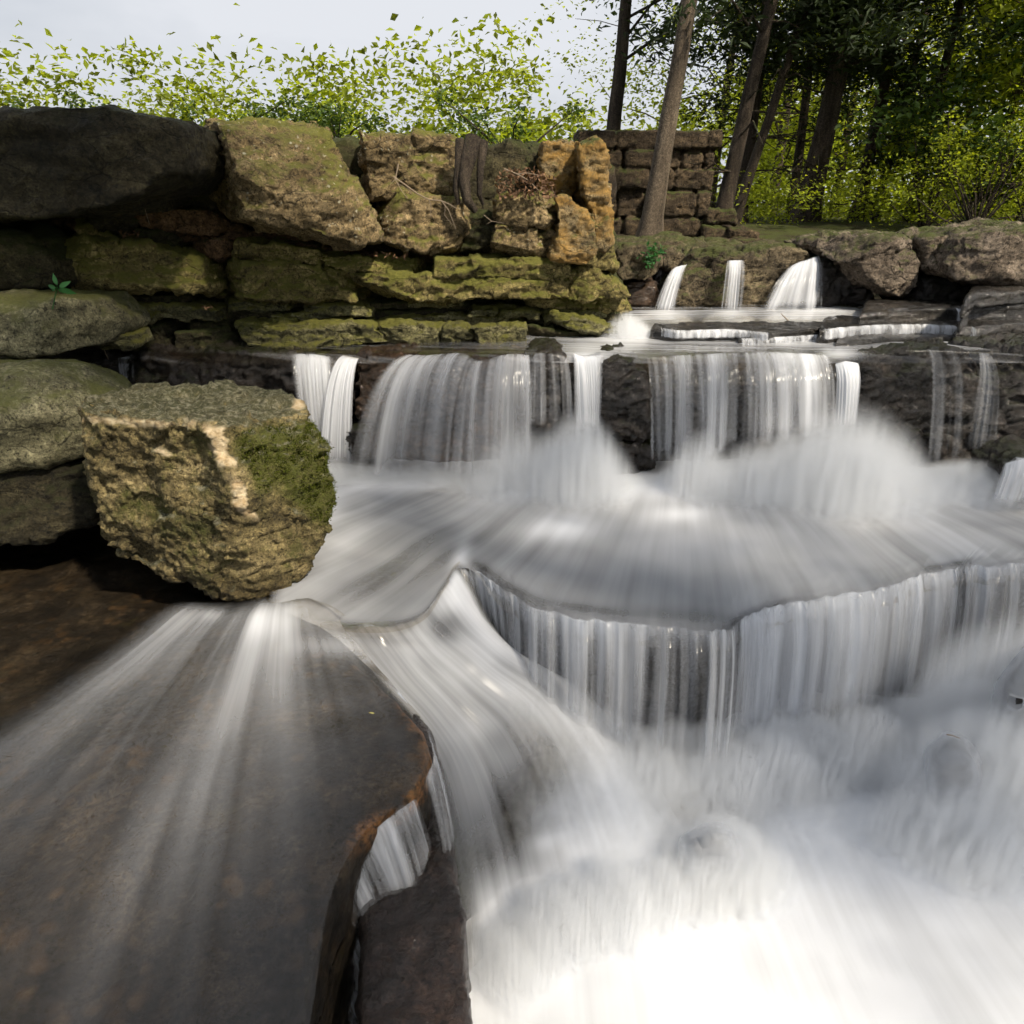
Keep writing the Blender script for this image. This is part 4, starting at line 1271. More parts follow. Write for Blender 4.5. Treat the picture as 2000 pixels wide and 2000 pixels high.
# ------------------------------------------------------------------ foreground slab
RIM = [(520, 1196), (600, 1230), (660, 1262), (720, 1318), (780, 1372), (826, 1424), (842, 1470), (832, 1525), (800, 1568), (752, 1600), (706, 1645), (676, 1690), (650, 1740), (620, 1810), (596, 1900), (580, 2000), (570, 2150)]
ZS = -1.665
bm = flat_bm(RIM, ZS, 1.0, [(-2.6, .55, CZ + ZS), (-2.6, 3.3, CZ + ZS - .06), (-.9, 3.3, CZ + ZS - .06)])
slab = meshrock('foreground_slab', bm, M_slab, 'broad dark brown slab in the left foreground with thin water fanning over it', 'rock slab', voxel=.013, bevel=.035, smooth=3, amp=.016, freq=2.2, fine=.006, chips=.004)
me = slab.data
V, Nn = get_vn(me)
V = V + np.array(slab.location)
dome = lambda x, y: -.10 * sstep(.35, 1.35, np.hypot((x + .72) / 1.0, (y - 2.1) / 1.0)) + .02
V[:, 2] += dome(V[:, 0], V[:, 1]) * (V[:, 2] > CZ + ZS - .2)
set_v(me, V - np.array(slab.location))
rm = interp([tuple(at_z(x, y, ZS)) for x, y in RIM], np.linspace(0, 1, 400))
d = np.full(len(V), 9.)
for k in range(0, 400, 2):
    d = np.minimum(d, np.hypot(V[:, 0] - rm[k, 0], V[:, 1] - rm[k, 1]))
fattr(me, 'rim', sstep(.055, .008, d + .035 * gnoise(V * 9) + .02 * gnoise(V * 30)) * sstep(1330, 1400, pix(V)[1] + 50 * gnoise(V * 6)) * sstep(1700, 1600, pix(V)[1] + 50 * gnoise(V * 6)) * sstep(-.09, -.04, V[:, 2] - (CZ + ZS)))
nt = M_slab.node_tree
N = NT(nt)
bsn = [n for n in nt.nodes if n.type == 'BSDF_PRINCIPLED'][0]
c0 = bsn.inputs['Base Color'].links[0].from_socket
pos = N.n('ShaderNodeNewGeometry').outputs['Position']
# brown leaf litter and silt lying on the submerged part
lit = N.n('ShaderNodeTexVoronoi', i_Vector=N.mix(.05, pos, N.n('ShaderNodeTexNoise', i_Vector=pos, i_Scale=12.0).outputs['Color']), i_Scale=16.0)
lf = N.math('MULTIPLY', N.ramp(lit.outputs['Distance'], [(.25, 1.0), (.5, 0.0)]), N.ramp(N.noise(pos, 3.0, 5, .6), [(.48, 0.), (.62, .42)]))
c0 = N.mix(lf, c0, N.mix(lit.outputs['Color'], (.05, .028, .012), (.15, .09, .04), 'MIX'))
ri = N.n('ShaderNodeAttribute', attribute_name='rim').outputs['Fac']
c1 = N.mix(N.math('MULTIPLY', ri, N.ramp(N.noise(pos, 42, 6, .75), [(.40, 0.), (.62, .9)])), c0, N.mix(N.noise(pos, 30, 4), (.10, .040, .010), (.42, .20, .07)))
nt.links.new(c1, bsn.inputs['Base Color'])

# lower step of the slab, reddish and wet
STEP = [(680, 1285), (735, 1300), (792, 1362), (836, 1420), (856, 1470), (868, 1540), (880, 1610), (892, 1680), (905, 1780), (915, 1900), (920, 2050), (700, 2050), (700, 1700), (760, 1560)]
meshrock('slab_step', flat_bm(STEP, -1.86, .9, inset=-.0), M_step, 'reddish wet step below the orange rim of the foreground slab', 'rock', voxel=.012, bevel=.03, amp=.014, fine=.008, chips=.006)
fall('waterfall', [(600, 1900, 1.40), (640, 1760, 1.52), (676, 1692, 1.555), (712, 1642, 1.60), (760, 1597, 1.635), (812, 1560, 1.67)],
     [(700, 2080, 1.36), (722, 1930, 1.47), (752, 1850, 1.51), (780, 1790, 1.56), (812, 1730, 1.60), (846, 1650, 1.65)], 'short bright spill over the front edge of the foreground slab', .38, .9, back=.08, edge=.2, fine=1.2, veil=.1)
fall('waterfall', [(835, 1430, 1.86), (846, 1480, 1.80), (828, 1530, 1.74)], [(872, 1540, 1.86), (888, 1660, 1.74), (868, 1740, 1.66)], 'thin glaze of water on the reddish step', .22, .6, back=.03, layers=2, edge=.35)

def bearing(x, y):
    o_, q_ = at_z(560, 1030, -1.62), at_z(x, y, -1.665)
    return float(np.degrees(np.arctan2(q_[0] - o_[0], -(q_[1] - o_[1]))))


RAYS = [(bearing(110, 1400), 5.5, 1.15, .66), (bearing(210, 1440), 6, 1.2, .44), (bearing(330, 1600), 6, 1.35, .46), (bearing(400, 1560), 5, 1.25, .52), (bearing(470, 1667), 8, 1.3, .34), (bearing(560, 1600), 8, 1.2, .38),
        (bearing(640, 1500), 8, 1.05, .34), (bearing(700, 1380), 6, .8, .38)]
# thin water over the slab: a fan of white threads
ns, ntt = 220, 160
s = np.linspace(0, 1, ns)
t = np.linspace(0, 1, ntt)
org = at_z(560, 1030, -1.62)
LE2 = [(-420, 1000), (-420, 1100), (-420, 1250), (-380, 1420), (-300, 1700), (-160, 2000), (60, 2050), (300, 2050), (480, 2050), (588, 2000), (640, 1760), (704, 1640), (790, 1568), (836, 1500), (830, 1425), (770, 1360), (705, 1300), (650, 1250), (600, 1215)]
e = interp(LE2, s)
E3 = at_z(e[:, 0], e[:, 1], ZS + .022)
st_ = interp([(330, 1146), (390, 1152), (455, 1154), (520, 1150), (588, 1158), (640, 1180), (676, 1206)], s)
O3 = at_z(st_[:, 0], st_[:, 1], -1.600)
tq = t ** 1.0
P = O3[None] + (E3 - O3)[None] * tq[:, None, None]
zz = CZ + ZS + .030 + .04 * (1 - sstep(0, .35, tq))
P[..., 2] = zz[:, None] + dome(P[..., 0], P[..., 1]) + .006 * gnoise(np.stack([P[..., 0].ravel() * 5, P[..., 1].ravel() * 5, np.zeros(P[..., 0].size)], 1)).reshape(ntt, ns)
px, py = pix(P)
# rays of the fan: bearing in the slab plane (degrees, 0 = towards the viewer, negative to the left), half width, reach in metres, strength
gx, gy = P[..., 0] - org[0], P[..., 1] - org[1]
fr, fa = np.hypot(gx, gy), np.degrees(np.arctan2(gx, -gy))
f = np.zeros(fr.shape)
for bear, hw, reach, amp in RAYS:
    f = f + amp * np.exp(-((fa - bear) / hw) ** 2) * np.exp(-(fr / reach) ** 1.6) * sstep(.15, .5, fr)
f = f + .22 * np.exp(-((px - 510) / 80) ** 2 - ((py - 1215) / 34) ** 2) + .30 * np.exp(-((px - 415) / 24) ** 2 - ((py - 1198) / 12) ** 2) + .35 * np.exp(-((px - 640) / 60) ** 2 - ((py - 1262) / 20) ** 2)
f = f * (.72 + .75 * fbm(np.stack([np.radians(fa.ravel()) * 9, fr.ravel() * .5, fr.ravel() * 0], 1), 3).reshape(fr.shape))
f = np.clip(f, 0, .95) * sstep(0, .12, t)[:, None]
rr = np.hypot(P[..., 0] - org[0], P[..., 1] - org[1])
an = np.arctan2(P[..., 0] - org[0], -(P[..., 1] - org[1]))
sheet('shallow_water', P, f, np.stack([an * .95, rr * .8], -1), np.clip(.35 * np.clip(f * 3, 0, 1), 0, 1), .75, kind='structure')

# dark still water on the left, round the cube shaped boulder
FR = P[:, 0][::-1]                                   # left edge of the fan, from the far left to its source
FR = FR[np.linspace(0, len(FR) - 1, 100).astype(int)]
BKS = np.stack([np.linspace(-3.0, -.80, 100), np.full(100, 4.3), np.full(100, CZ - 1.612)], 1)
u_ = np.linspace(0, 1, 60)[:, None, None]
PS = FR[None] * (1 - u_) + BKS[None] * u_
X, Yg, Z = PS[..., 0], PS[..., 1], PS[..., 2]
px, py = pix(PS)
f = blobs(px, py, [(60, 1040, 110, 7, -8, .16)], .0)
sheet('still_water', np.stack([X, Yg, Z], -1), f, np.stack([Yg, X], -1), .2, .8, kind='structure')
lowest(-3.2, -1.0, 2.6, 4.9, -2.4, -1.80, voxel=.03, amp=.05, mat=M_slab)
lowest(-1.1, -.5, 2.75, 4.9, -2.4, -1.70, voxel=.03, amp=.04, mat=M_bed)

# ------------------------------------------------------------------ lower pool
nx, ny = 240, 160
xs = np.linspace(-1.4, 3.6, nx)
ys = np.linspace(.3, 3.1, ny)
X, Yg = np.meshgrid(xs, ys)
nz = gnoise(np.stack([X.ravel() * 1.7, Yg.ravel() * 1.7, X.ravel() * 0 + 4], 1)).reshape(X.shape)
Z = CZ - 2.32 + .05 * nz
px, py = pix(np.stack([X, Yg, Z], -1))
f = blobs(px, py, [(1390, 1585, 80, 60, 20, .50), (1440, 1640, 50, 40, 0, .55), (1870, 1540, 70, 90, -20, .40), (1990, 1400, 60, 80, 0, .4), (1800, 1480, 90, 90, 0, .62), (1960, 1600, 80, 120, 0, .66), (1300, 1640, 60, 40, 0, .8)], .93)
f = np.clip(f + .20 * fbm(np.stack([X.ravel() * 2.2, Yg.ravel() * 3.2, X.ravel() * 0 + 8], 1), 3).reshape(X.shape), 0, 1)
sheet('lower_pool', np.stack([X, Yg, Z], -1), f, np.stack([X * .8, Yg * .9], -1), .16, .4, kind='structure')
lowest(-2.6, 4.2, .0, 3.3, -2.9, -2.45, voxel=.05, amp=.04)
for poly, Y, lb in [([(1320, 1670), (1345, 1610), (1410, 1590), (1455, 1620), (1465, 1690), (1400, 1710), (1330, 1700)], 2.06, 'blue grey stone drowned in white water at the bottom centre'),
                    ([(1815, 1560), (1832, 1440), (1870, 1410), (1915, 1450), (1930, 1540), (1900, 1620), (1840, 1620)], 2.30, 'blue grey boulder with a floating twig, veiled by spray at the lower right'),
                    ([(1950, 1400), (1975, 1300), (2030, 1230), (2140, 1240), (2140, 1480), (1980, 1470)], 2.45, 'dark stone half hidden by spray at the right edge')]:
    P_ = np.array(poly, float)
    c = P_.mean(0)
    pts = [at_y(x, y, Y + .05) for x, y in poly] + [at_y(c[0] + (x - c[0]) * .6, c[1] + (y - c[1]) * .6 - 10, Y - .10) for x, y in poly] + [at_y(x, y, Y + .3) for x, y in poly]
    pts = [q - np.array([0, 0, .075]) for q in pts]
    so_ = meshrock('drowned_stone', hull_bm(pts), M_wet, lb, 'stone', voxel=.014, bevel=.03, amp=.02, fine=.004, chips=.005, smooth=5)
    V, Nn = get_vn(so_.data)
    fc = np.empty(len(so_.data.loops), np.int32)
    so_.data.loops.foreach_get('vertex_index', fc)
    for q, (o_, fo_) in enumerate([(.030, .44)]):       # films of water sliding over it
        W = V + Nn * o_ * np.array([1, 1, .6])
        vl = _water('water_film', W, fc.reshape(-1, 4), np.full(len(W), fo_), np.stack([W[:, 0] + q, W[:, 2] * .8], -1), .0, .0, None, None, so_, None, None)
        vl.location = (0, 0, 0)
# veils over those stones and spray at the foot of the falls
mound('white_water', 1400, 1720, 1.98, 0.34, 0.25, 0.25, 'thin veil of white water over the stone at the bottom centre', 3.0, top=1., soft=1.0)
mound('white_water', 1870, 1650, 2.12, 0.39, 0.31, 0.28, 'thin bluish veil over the boulder at the lower right', 2.8, top=.9, soft=1.0)
mound('white_water', 2040, 1500, 2.30, 0.52, 0.34, 0.29, 'bluish veil over the stone at the right edge', 2.8, top=.9, soft=1.0)
mound('white_water', 1130, 1560, 2.28, 0.46, 0.21, 0.30, 'soft white surge where the chute meets the comb of strands', .75, top=.6, soft=1.0)
mound('white_water', 1300, 1600, 2.20, 0.48, 0.14, 0.34, 'foaming white water below the comb of strands', .5, top=.7, soft=1.0)
mound('white_water', 1560, 1620, 2.22, 0.60, 0.16, 0.39, 'brightest foam at the foot of the fullest curtain', .6, top=.8, soft=1.0)
mound('white_water', 1760, 1590, 2.36, 0.46, 0.19, 0.34, 'pale spray right of the fullest curtain', .55, top=.7, soft=1.0)
mound('white_water', 1960, 1330, 2.62, .34, .40, .20, 'drifting spray in front of the pleated curtain', 0.32, top=.7)

mist('white_water', [(1010, 1400, 2.62), (1110, 1455, 2.52), (1230, 1490, 2.46), (1350, 1505, 2.42), (1440, 1500, 2.42), (1560, 1480, 2.52), (1700, 1440, 2.62), (1830, 1400, 2.72), (2000, 1375, 2.80), (2150, 1360, 2.85)], .25, .17,
     'long bank of spray along the foot of the horseshoe falls', 1.6, 13)
mist('white_water', [(610, 905, 4.34), (700, 915, 4.30), (850, 922, 4.26), (1000, 930, 4.26), (1200, 935, 4.24), (1400, 940, 4.20), (1600, 940, 4.20), (1800, 935, 4.24), (2000, 930, 4.28), (2150, 930, 4.28)], .17, .075,
     'long low bank of spray along the foot of the upper falls', .55)
mist('white_water', [(985, 1880, 1.62), (1060, 1800, 1.72), (1150, 1750, 1.80), (1270, 1725, 1.86), (1380, 1690, 1.95), (1430, 1650, 2.02)], .20, .14,
     'soft swell of foam where the chute meets the lower pool', 1.0)
mist('white_water', [(1120, 1400, 2.64), (1200, 1432, 2.60), (1300, 1446, 2.575), (1400, 1450, 2.57), (1480, 1440, 2.60), (1580, 1415, 2.66)], .12, .15,
     'thicker spray tucked under the left half of the horseshoe falls', 1.7, 8)
# a yellow leaf on the slab and a twig on the veiled boulder
def leaf_mesh(L, W, bend=.15):
    V = []
    Fc = []
    k = 7
    for i in range(k + 1):
        u = i / k
        w = W * math.sin(math.pi * min(1, u ** .8)) * (1 - .25 * u) + .0006
        z = -bend * L * (u - .4) ** 2
        V += [(-w / 2, u * L, z + .12 * w), (0, u * L, z), (w / 2, u * L, z + .12 * w)]
    for i in range(k):
        a = i * 3
        Fc += [(a, a + 1, a + 4, a + 3), (a + 1, a + 2, a + 5, a + 4)]
    return np.array(V), np.array(Fc)


def place_leaf(name, V, Fc, mat, loc, rot, parent=None, label=None, cat=None):
    from mathutils import Euler
    M = np.array(Euler(rot).to_matrix())
    me = np_mesh(name, V @ M.T + np.array(loc), Fc)
    o = link(name, me, mat, parent)
    if parent is None: centre_mesh(o)
    return tag(o, label, cat)


V, Fc = leaf_mesh(.022, .009)
place_leaf('fallen_leaf', V, Fc, M_yellow, at_z(731, 1394, ZS + .035), (0, 0, 1.2), None, 'tiny yellow leaf stuck on the dark foreground slab', 'leaf')
tw = at_y(1856, 1412, 2.26) - np.array([0, 0, .055])
V, Fc = tube('t', [tw, tw + np.array([.02, .0, -.004]), tw + np.array([.05, -.005, -.014])], .003, .0015, M_twig)
tag(centre_mesh(link('floating_twig', np_mesh('floating_twig', V, Fc), M_twig)), 'short brown twig caught on the veiled boulder at the lower right', 'twig')
# ================================================================== PLANTS ON THE CLIFF
sd_base = at_y(100, 592, 3.98)
sd_ = empty('seedling', [float(x) for x in sd_base], 'bright green seedling with pointed leaves growing out of the shaded rocks at the left', 'plant')
tip = at_y(112, 560, 3.96)
V, Fc = tube('s', [sd_base + np.array([0, 0, -.03]), sd_base * .5 + tip * .5 + np.array([.006, 0, 0]), tip], .003, .002, M_seedling)
link('stem', np_mesh('stem', V, Fc), M_seedling, sd_)
for (x, y, L, ang, tilt) in [(110, 548, .064, 15, .5), (100, 569, .06, 78, .1), (126, 564, .066, -62, .1), (132, 574, .078, -118, -.2), (118, 574, .036, -150, -.1), (95, 577, .036, 110, 0.)]:
    V, Fc = leaf_mesh(L, L * .42)
    from mathutils import Euler
    M = np.array(Euler((1.15 + tilt * .4, 0, 0)).to_matrix())
    a = R(ang)
    M2 = np.array([[math.cos(a), 0, -math.sin(a)], [0, 1, 0], [math.sin(a), 0, math.cos(a)]])
    W = V @ M.T @ M2.T + tip * .75 + at_y(x, y, 3.94) * .25
    link('leaf', np_mesh('leaf', W, Fc), M_seedling, sd_)

# bare twigs and roots hanging over the cliff
def twig(px_pts, Y, r0, r1, label, branches=(), name='bare_twig', cat='twig', mat=M_twig):
    parts = [tube('t', [at_y(x, y, Y + dy) for x, y, dy in px_pts], r0, r1, mat)]
    for b in branches:
        parts.append(tube('t', [at_y(x, y, Y + dy) for x, y, dy in b], r0 * .6, r1 * .7, mat, seg=5))
    V, Fc = merge(parts)
    return tag(centre_mesh(link(name, np_mesh(name, V, Fc), mat)), label, cat)


twig([(768, 345, 0), (790, 360, -.02), (815, 378, -.05), (838, 390, -.07), (862, 392, -.08), (876, 410, -.08), (886, 436, -.06), (890, 447, -.05)], 4.95, .005, .002, 'forked pale twig drooping over the lichen dotted block',
     [[(838, 390, -.07), (842, 405, -.08), (840, 424, -.08)], [(862, 392, -.08), (880, 400, -.09), (893, 408, -.09)], [(870, 400, -.08), (868, 420, -.08), (884, 440, -.07)], [(790, 360, -.02), (806, 380, -.04)]])
twig([(778, 320, 0), (772, 350, -.02), (784, 372, -.04), (796, 388, -.05)], 4.9, .004, .0015, 'thin grey twig hanging in front of the wide brown block', [[(772, 350, -.02), (762, 360, -.03)], [(776, 358, -.02), (790, 366, -.03)]])
twig([(282, 366, 0), (281, 390, .01), (284, 412, .0), (292, 438, -.01)], 4.5, .0025, .0015, 'hair thin root dangling from the overhanging slab')
twig([(985, 330, 0), (1010, 340, -.03), (1032, 352, -.05), (1052, 372, -.06)], 5.0, .005, .002, 'bare twig arching over the heap of dead leaves', [[(1010, 340, -.03), (1030, 338, -.05), (1050, 342, -.06)]])
twig([(945, 420, 0), (960, 432, -.03), (985, 436, -.04)], 5.0, .003, .0012, 'small bare twig in front of the dark mossy block', [[(960, 432, -.03), (950, 438, -.03)]])
twig([(1560, 646, 0), (1535, 622, -.05), (1525, 612, -.08)], 5.5, .006, .002, 'crooked twig sticking out of the wet ledge in the upper pool', [[(1548, 634, -.02), (1575, 630, -.03)], [(1540, 628, -.03), (1518, 632, -.05)]])
twig([(206, 690, 0), (212, 702, -.02), (204, 684, -.03)], 4.4, .003, .002, 'short broken stick beside the small pale squared stone')
# old root stock coming down the cliff
V, Fc = merge([tube('r', [at_y(x, y, Y) for x, y, Y in l], a, b, M_bark, seg=9) for l, a, b in [
    ([(925, 270, 5.0), (915, 310, 4.95), (906, 350, 4.92), (912, 390, 4.9), (928, 412, 4.95)], .055, .022),
    ([(900, 274, 5.0), (896, 325, 4.95), (890, 370, 4.92), (896, 400, 4.92)], .035, .012),
    ([(945, 276, 5.0), (938, 330, 4.95), (936, 380, 4.94), (944, 400, 4.96)], .030, .010)]])
me = np_mesh('tree_root', V, Fc)
tag(centre_mesh(link('tree_root', me, M_bark)), 'shaggy brown root stock creeping down between the blocks at the top of the cliff', 'tree root')


def litter(name, boxes, label, size=.028):
    Vs, Fs, o = [], [], 0
    for (x0, x1, y0, y1, Y, n) in boxes:
        for k in range(n):
            c = at_y(RNG.uniform(x0, x1), RNG.uniform(y0, y1), Y + RNG.normal() * .05)
            V, Fc = leaf_mesh(size * RNG.uniform(.6, 1.5), size * RNG.uniform(.35, .8), RNG.uniform(-1.5, 1.5))
            q = RNG.normal(size=(3, 3))
            Q, _ = np.linalg.qr(q)
            Vs.append(V @ Q.T + c)
            Fs.append(Fc + o)
            o += len(V)
    me = np_mesh(name, np.concatenate(Vs), np.concatenate(Fs))
    return tag(link(name, me, M_litter), label, None, None, 'stuff')


litter('dead_leaves', [(970, 1085, 345, 386, 4.98, 260), (990, 1060, 330, 350, 5.05, 120)], None)
litter('fallen_leaves', [(236, 270, 448, 478, 4.66, 26), (268, 300, 478, 488, 4.62, 20), (735, 800, 494, 503, 4.98, 26), (395, 415, 596, 602, 4.72, 10)], None, .022)
# ivy tuft on the rock by the cliff corner, growth along the cliff top
def leaves_cloud(centres, rad, n, size, flat=.75, aspect=.55):
    """n leaf faces spread round the centres; each leaf is a bent pair of quads"""
    ci = RNG.integers(0, len(centres), n)
    c = np.asarray(centres)[ci] + RNG.normal(size=(n, 3)) * (np.asarray(rad)[ci] if np.ndim(rad) else rad)[:, None] * np.array([1, 1, flat]) * .55 if np.ndim(rad) else \
        np.asarray(centres)[ci] + RNG.normal(size=(n, 3)) * rad * np.array([1, 1, flat]) * .55
    L = size * RNG.uniform(.6, 1.4, n)[:, None]
    a = RNG.normal(size=(n, 3))
    a[:, 2] *= .5
    a /= np.linalg.norm(a, axis=1)[:, None]
    up = np.array([0, 0, 1.]) + RNG.normal(size=(n, 3)) * .55
    b = np.cross(a, up)
    b /= np.linalg.norm(b, axis=1)[:, None] + 1e-9
    nn = np.cross(b, a)
    W = L * aspect
    V = np.stack([c, c + a * L * .5 + b * W * .5 + nn * L * .08, c + a * L - nn * L * .12, c + a * L * .5 - b * W * .5 + nn * L * .08], 1).reshape(-1, 3)
    return V, np.arange(4 * n).reshape(-1, 4)


V, Fc = leaves_cloud([at_y(1275, 495, 6.12), at_y(1270, 508, 6.1), at_y(1282, 488, 6.14)], .06, 200, .03)
tag(centre_mesh(link('ivy', np_mesh('ivy', V, Fc, False), M_seedling)), 'small tuft of green ivy on the mossy rock by the cliff corner', 'plant')

# ================================================================== GROUND AND WALL BEHIND
g = box_bm(-400, 400, -60, 500, CZ - 3.1, CZ - 2.85)
me = bpy.data.meshes.new('ground')
g.to_mesh(me)
tag(link('ground', me, M_soil), kind='structure')
nx, ny = 160, 120
xs = np.linspace(-60, 60, nx)
ys = np.concatenate([np.linspace(6.9, 14, 60), np.linspace(14.3, 140, ny - 60)])
X, Yg = np.meshgrid(xs, ys)
Z = CZ - .40 + .16 * sstep(7.3, 11, Yg) + .12 * fbm(np.stack([X.ravel() * .5, Yg.ravel() * .5, X.ravel() * 0], 1), 4).reshape(X.shape) - .6 * sstep(7.6, 6.9, Yg)
idx = np.arange(nx * ny).reshape(ny, nx)
me = np_mesh('forest_floor', np.stack([X, Yg, Z], -1).reshape(-1, 3), np.stack([idx[:-1, :-1], idx[:-1, 1:], idx[1:, 1:], idx[1:, :-1]], -1).reshape(-1, 4))
tag(link('forest_floor', me, M_soil), kind='structure')

# old masonry wall: every course of blocks is pattern inside the one mesh
wall = empty('stone_wall', (1.9, 9.2, CZ - .4), 'old dry stone wall in shade behind the cliff corner', 'wall')
rg = np.random.default_rng(5)
parts = []
bmw = bmesh.new()
YW = 9.0
def put(x0, x1, z0, z1, y0, y1):
    b = box_bm(x0, x1, y0, y1, z0, z1)
    mtmp = bpy.data.meshes.new('t')
    b.to_mesh(mtmp); b.free()
    bmw.from_mesh(mtmp)
    bpy.data.meshes.remove(mtmp)
z = CZ - .62
row = 0
while z < CZ + .75:
    h = rg.uniform(.15, .30)
    x = .7
    xe = float(at_y(1394 - 2 * row * 0, 400, YW)[0]) + rg.uniform(-.05, .05)
    while x < xe:
        w = rg.uniform(.22, .62)
        if x + w > xe - .12: w = xe - x
        put(x + .016, x + w - .016, z + .014, z + h - .014, YW + rg.uniform(-.08, .05), YW + .55)
        x += w
    z += h
    row += 1
put(.7, xe - .1, CZ - .7, z - .1, YW + .12, YW + .6)
wm = roughen(remesh(bmw, .017, .018, 1), 77, amp=.010, freq=4, fine=.010, chips=.008)
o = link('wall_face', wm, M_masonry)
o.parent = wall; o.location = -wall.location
# tumbled stepped end of the wall
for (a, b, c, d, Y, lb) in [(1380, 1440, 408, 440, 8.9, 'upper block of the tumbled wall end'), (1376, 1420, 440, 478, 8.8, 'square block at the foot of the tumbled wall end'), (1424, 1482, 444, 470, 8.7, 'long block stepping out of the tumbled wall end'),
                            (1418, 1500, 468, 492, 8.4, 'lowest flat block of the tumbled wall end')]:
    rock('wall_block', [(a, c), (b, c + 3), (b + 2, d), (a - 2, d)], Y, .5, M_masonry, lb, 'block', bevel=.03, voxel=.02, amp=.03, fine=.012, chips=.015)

# ================================================================== TREES
def trunk_mesh(base, top, r0, r1, wob=.04, n=14, seg=12, seed=0):
    rg = np.random.default_rng(seed)
    t = np.linspace(0, 1, n)[:, None]
    base, top = np.asarray(base, float), np.asarray(top, float)
    P = base + (top - base) * t
    P[:, :2] += np.cumsum(rg.normal(size=(n, 2)) * wob * .4, 0) * t
    V, Fc = tube('t', P, r0, r1, None, seg=seg)
    # root flare and bark furrows
    hgt = (V[:, 2] - base[2])
    ax = np.interp(V[:, 2], P[:, 2], P[:, 0]), np.interp(V[:, 2], P[:, 2], P[:, 1])
    d = V[:, :2] - np.stack(ax, 1)
    fl = 1 + .7 * np.exp(-np.maximum(hgt, 0) / (r0 * 2)) + .08 * gnoise(V * np.array([9, 9, 1.5]))
    V[:, :2] = np.stack(ax, 1) + d * fl[:, None]
    return V, Fc, P


def tree(name, label, base, height, lean, r0, kind, seed, crown_from=.25, spread=1.6, nleaf=5000, nlimb=16, leafsize=.09, mat=M_leaf, bark=M_bark, group=None, dead=0, parts_=True):
    rg = np.random.default_rng(seed)
    root = empty(name, [float(v) for v in base], label, 'tree', group)
    base = np.asarray(base, float)
    top = base + np.array([lean[0], lean[1], height])
    V, Fc, P = trunk_mesh(base - np.array([0, 0, .1]), top, r0, r0 * .25, .05, 16, 10, seed)
    parts = [(V, Fc)]
    cen, rad = [], []
    for k in range(nlimb):
        u = crown_from + (1 - crown_from) * (k + .5) / nlimb
        p = P[min(15, int(u * 15))] * (1 - (u * 15) % 1) + P[min(15, int(u * 15) + 1)] * ((u * 15) % 1)
        a = rg.uniform(0, 2 * math.pi)
        L = spread * (1.15 - .75 * u if kind == 'cedar' else math.sin(math.pi * min(.97, .18 + .75 * u)) + .2) * rg.uniform(.6, 1.15)
        dz = (-.10 if kind == 'cedar' else .45) * L
        q = [p]
        for i in range(1, 6):
            w = i / 5
            q.append(p + np.array([math.cos(a) * L * w, math.sin(a) * L * w, dz * w + .12 * L * math.sin(w * 3) * (1 if kind == 'cedar' else .4)]) + rg.normal(size=3) * .05 * L)
        parts.append(tube('l', q, r0 * .22 * (1.2 - u), .006, None, seg=5))
        for i in range(2, 6):
            for m in range(2):
                cen.append(q[i] + rg.normal(size=3) * .16 * L * np.array([1, 1, .5]))
                rad.append(.20 * L + .08)
    for k in range(dead):
        u = rg.uniform(.04, crown_from + .1)
        p = P[int(u * 15)]
        a = rg.uniform(0, 2 * math.pi)
        L = rg.uniform(.4, 1.1)
        parts.append(tube('d', [p, p + np.array([math.cos(a), math.sin(a), rg.uniform(-.1, .25)]) * L * .5, p + np.array([math.cos(a), math.sin(a), rg.uniform(-.35, .2)]) * L], .016, .004, None, seg=5))
    V, Fc = merge(parts)
    link('trunk', np_mesh('trunk', V, Fc), bark, root)
    # clumps: some are left out so that gaps stay open
    cen, rad = np.array(cen), np.array(rad)
    keep = rg.uniform(size=len(cen)) < .85
    V, Fc = leaves_cloud(cen[keep], rad[keep], nleaf, leafsize, .45 if kind == 'cedar' else .7, .30 if kind == 'cedar' else .62)
    link('crown', np_mesh('crown', V, Fc, False), mat, root)
    return root


def gp(px, py_unused, Y, z=-.3):
    p = at_y(px, 450, Y)
    p[2] = CZ + z
    return p


TG = 'trees in the wood behind the stream'
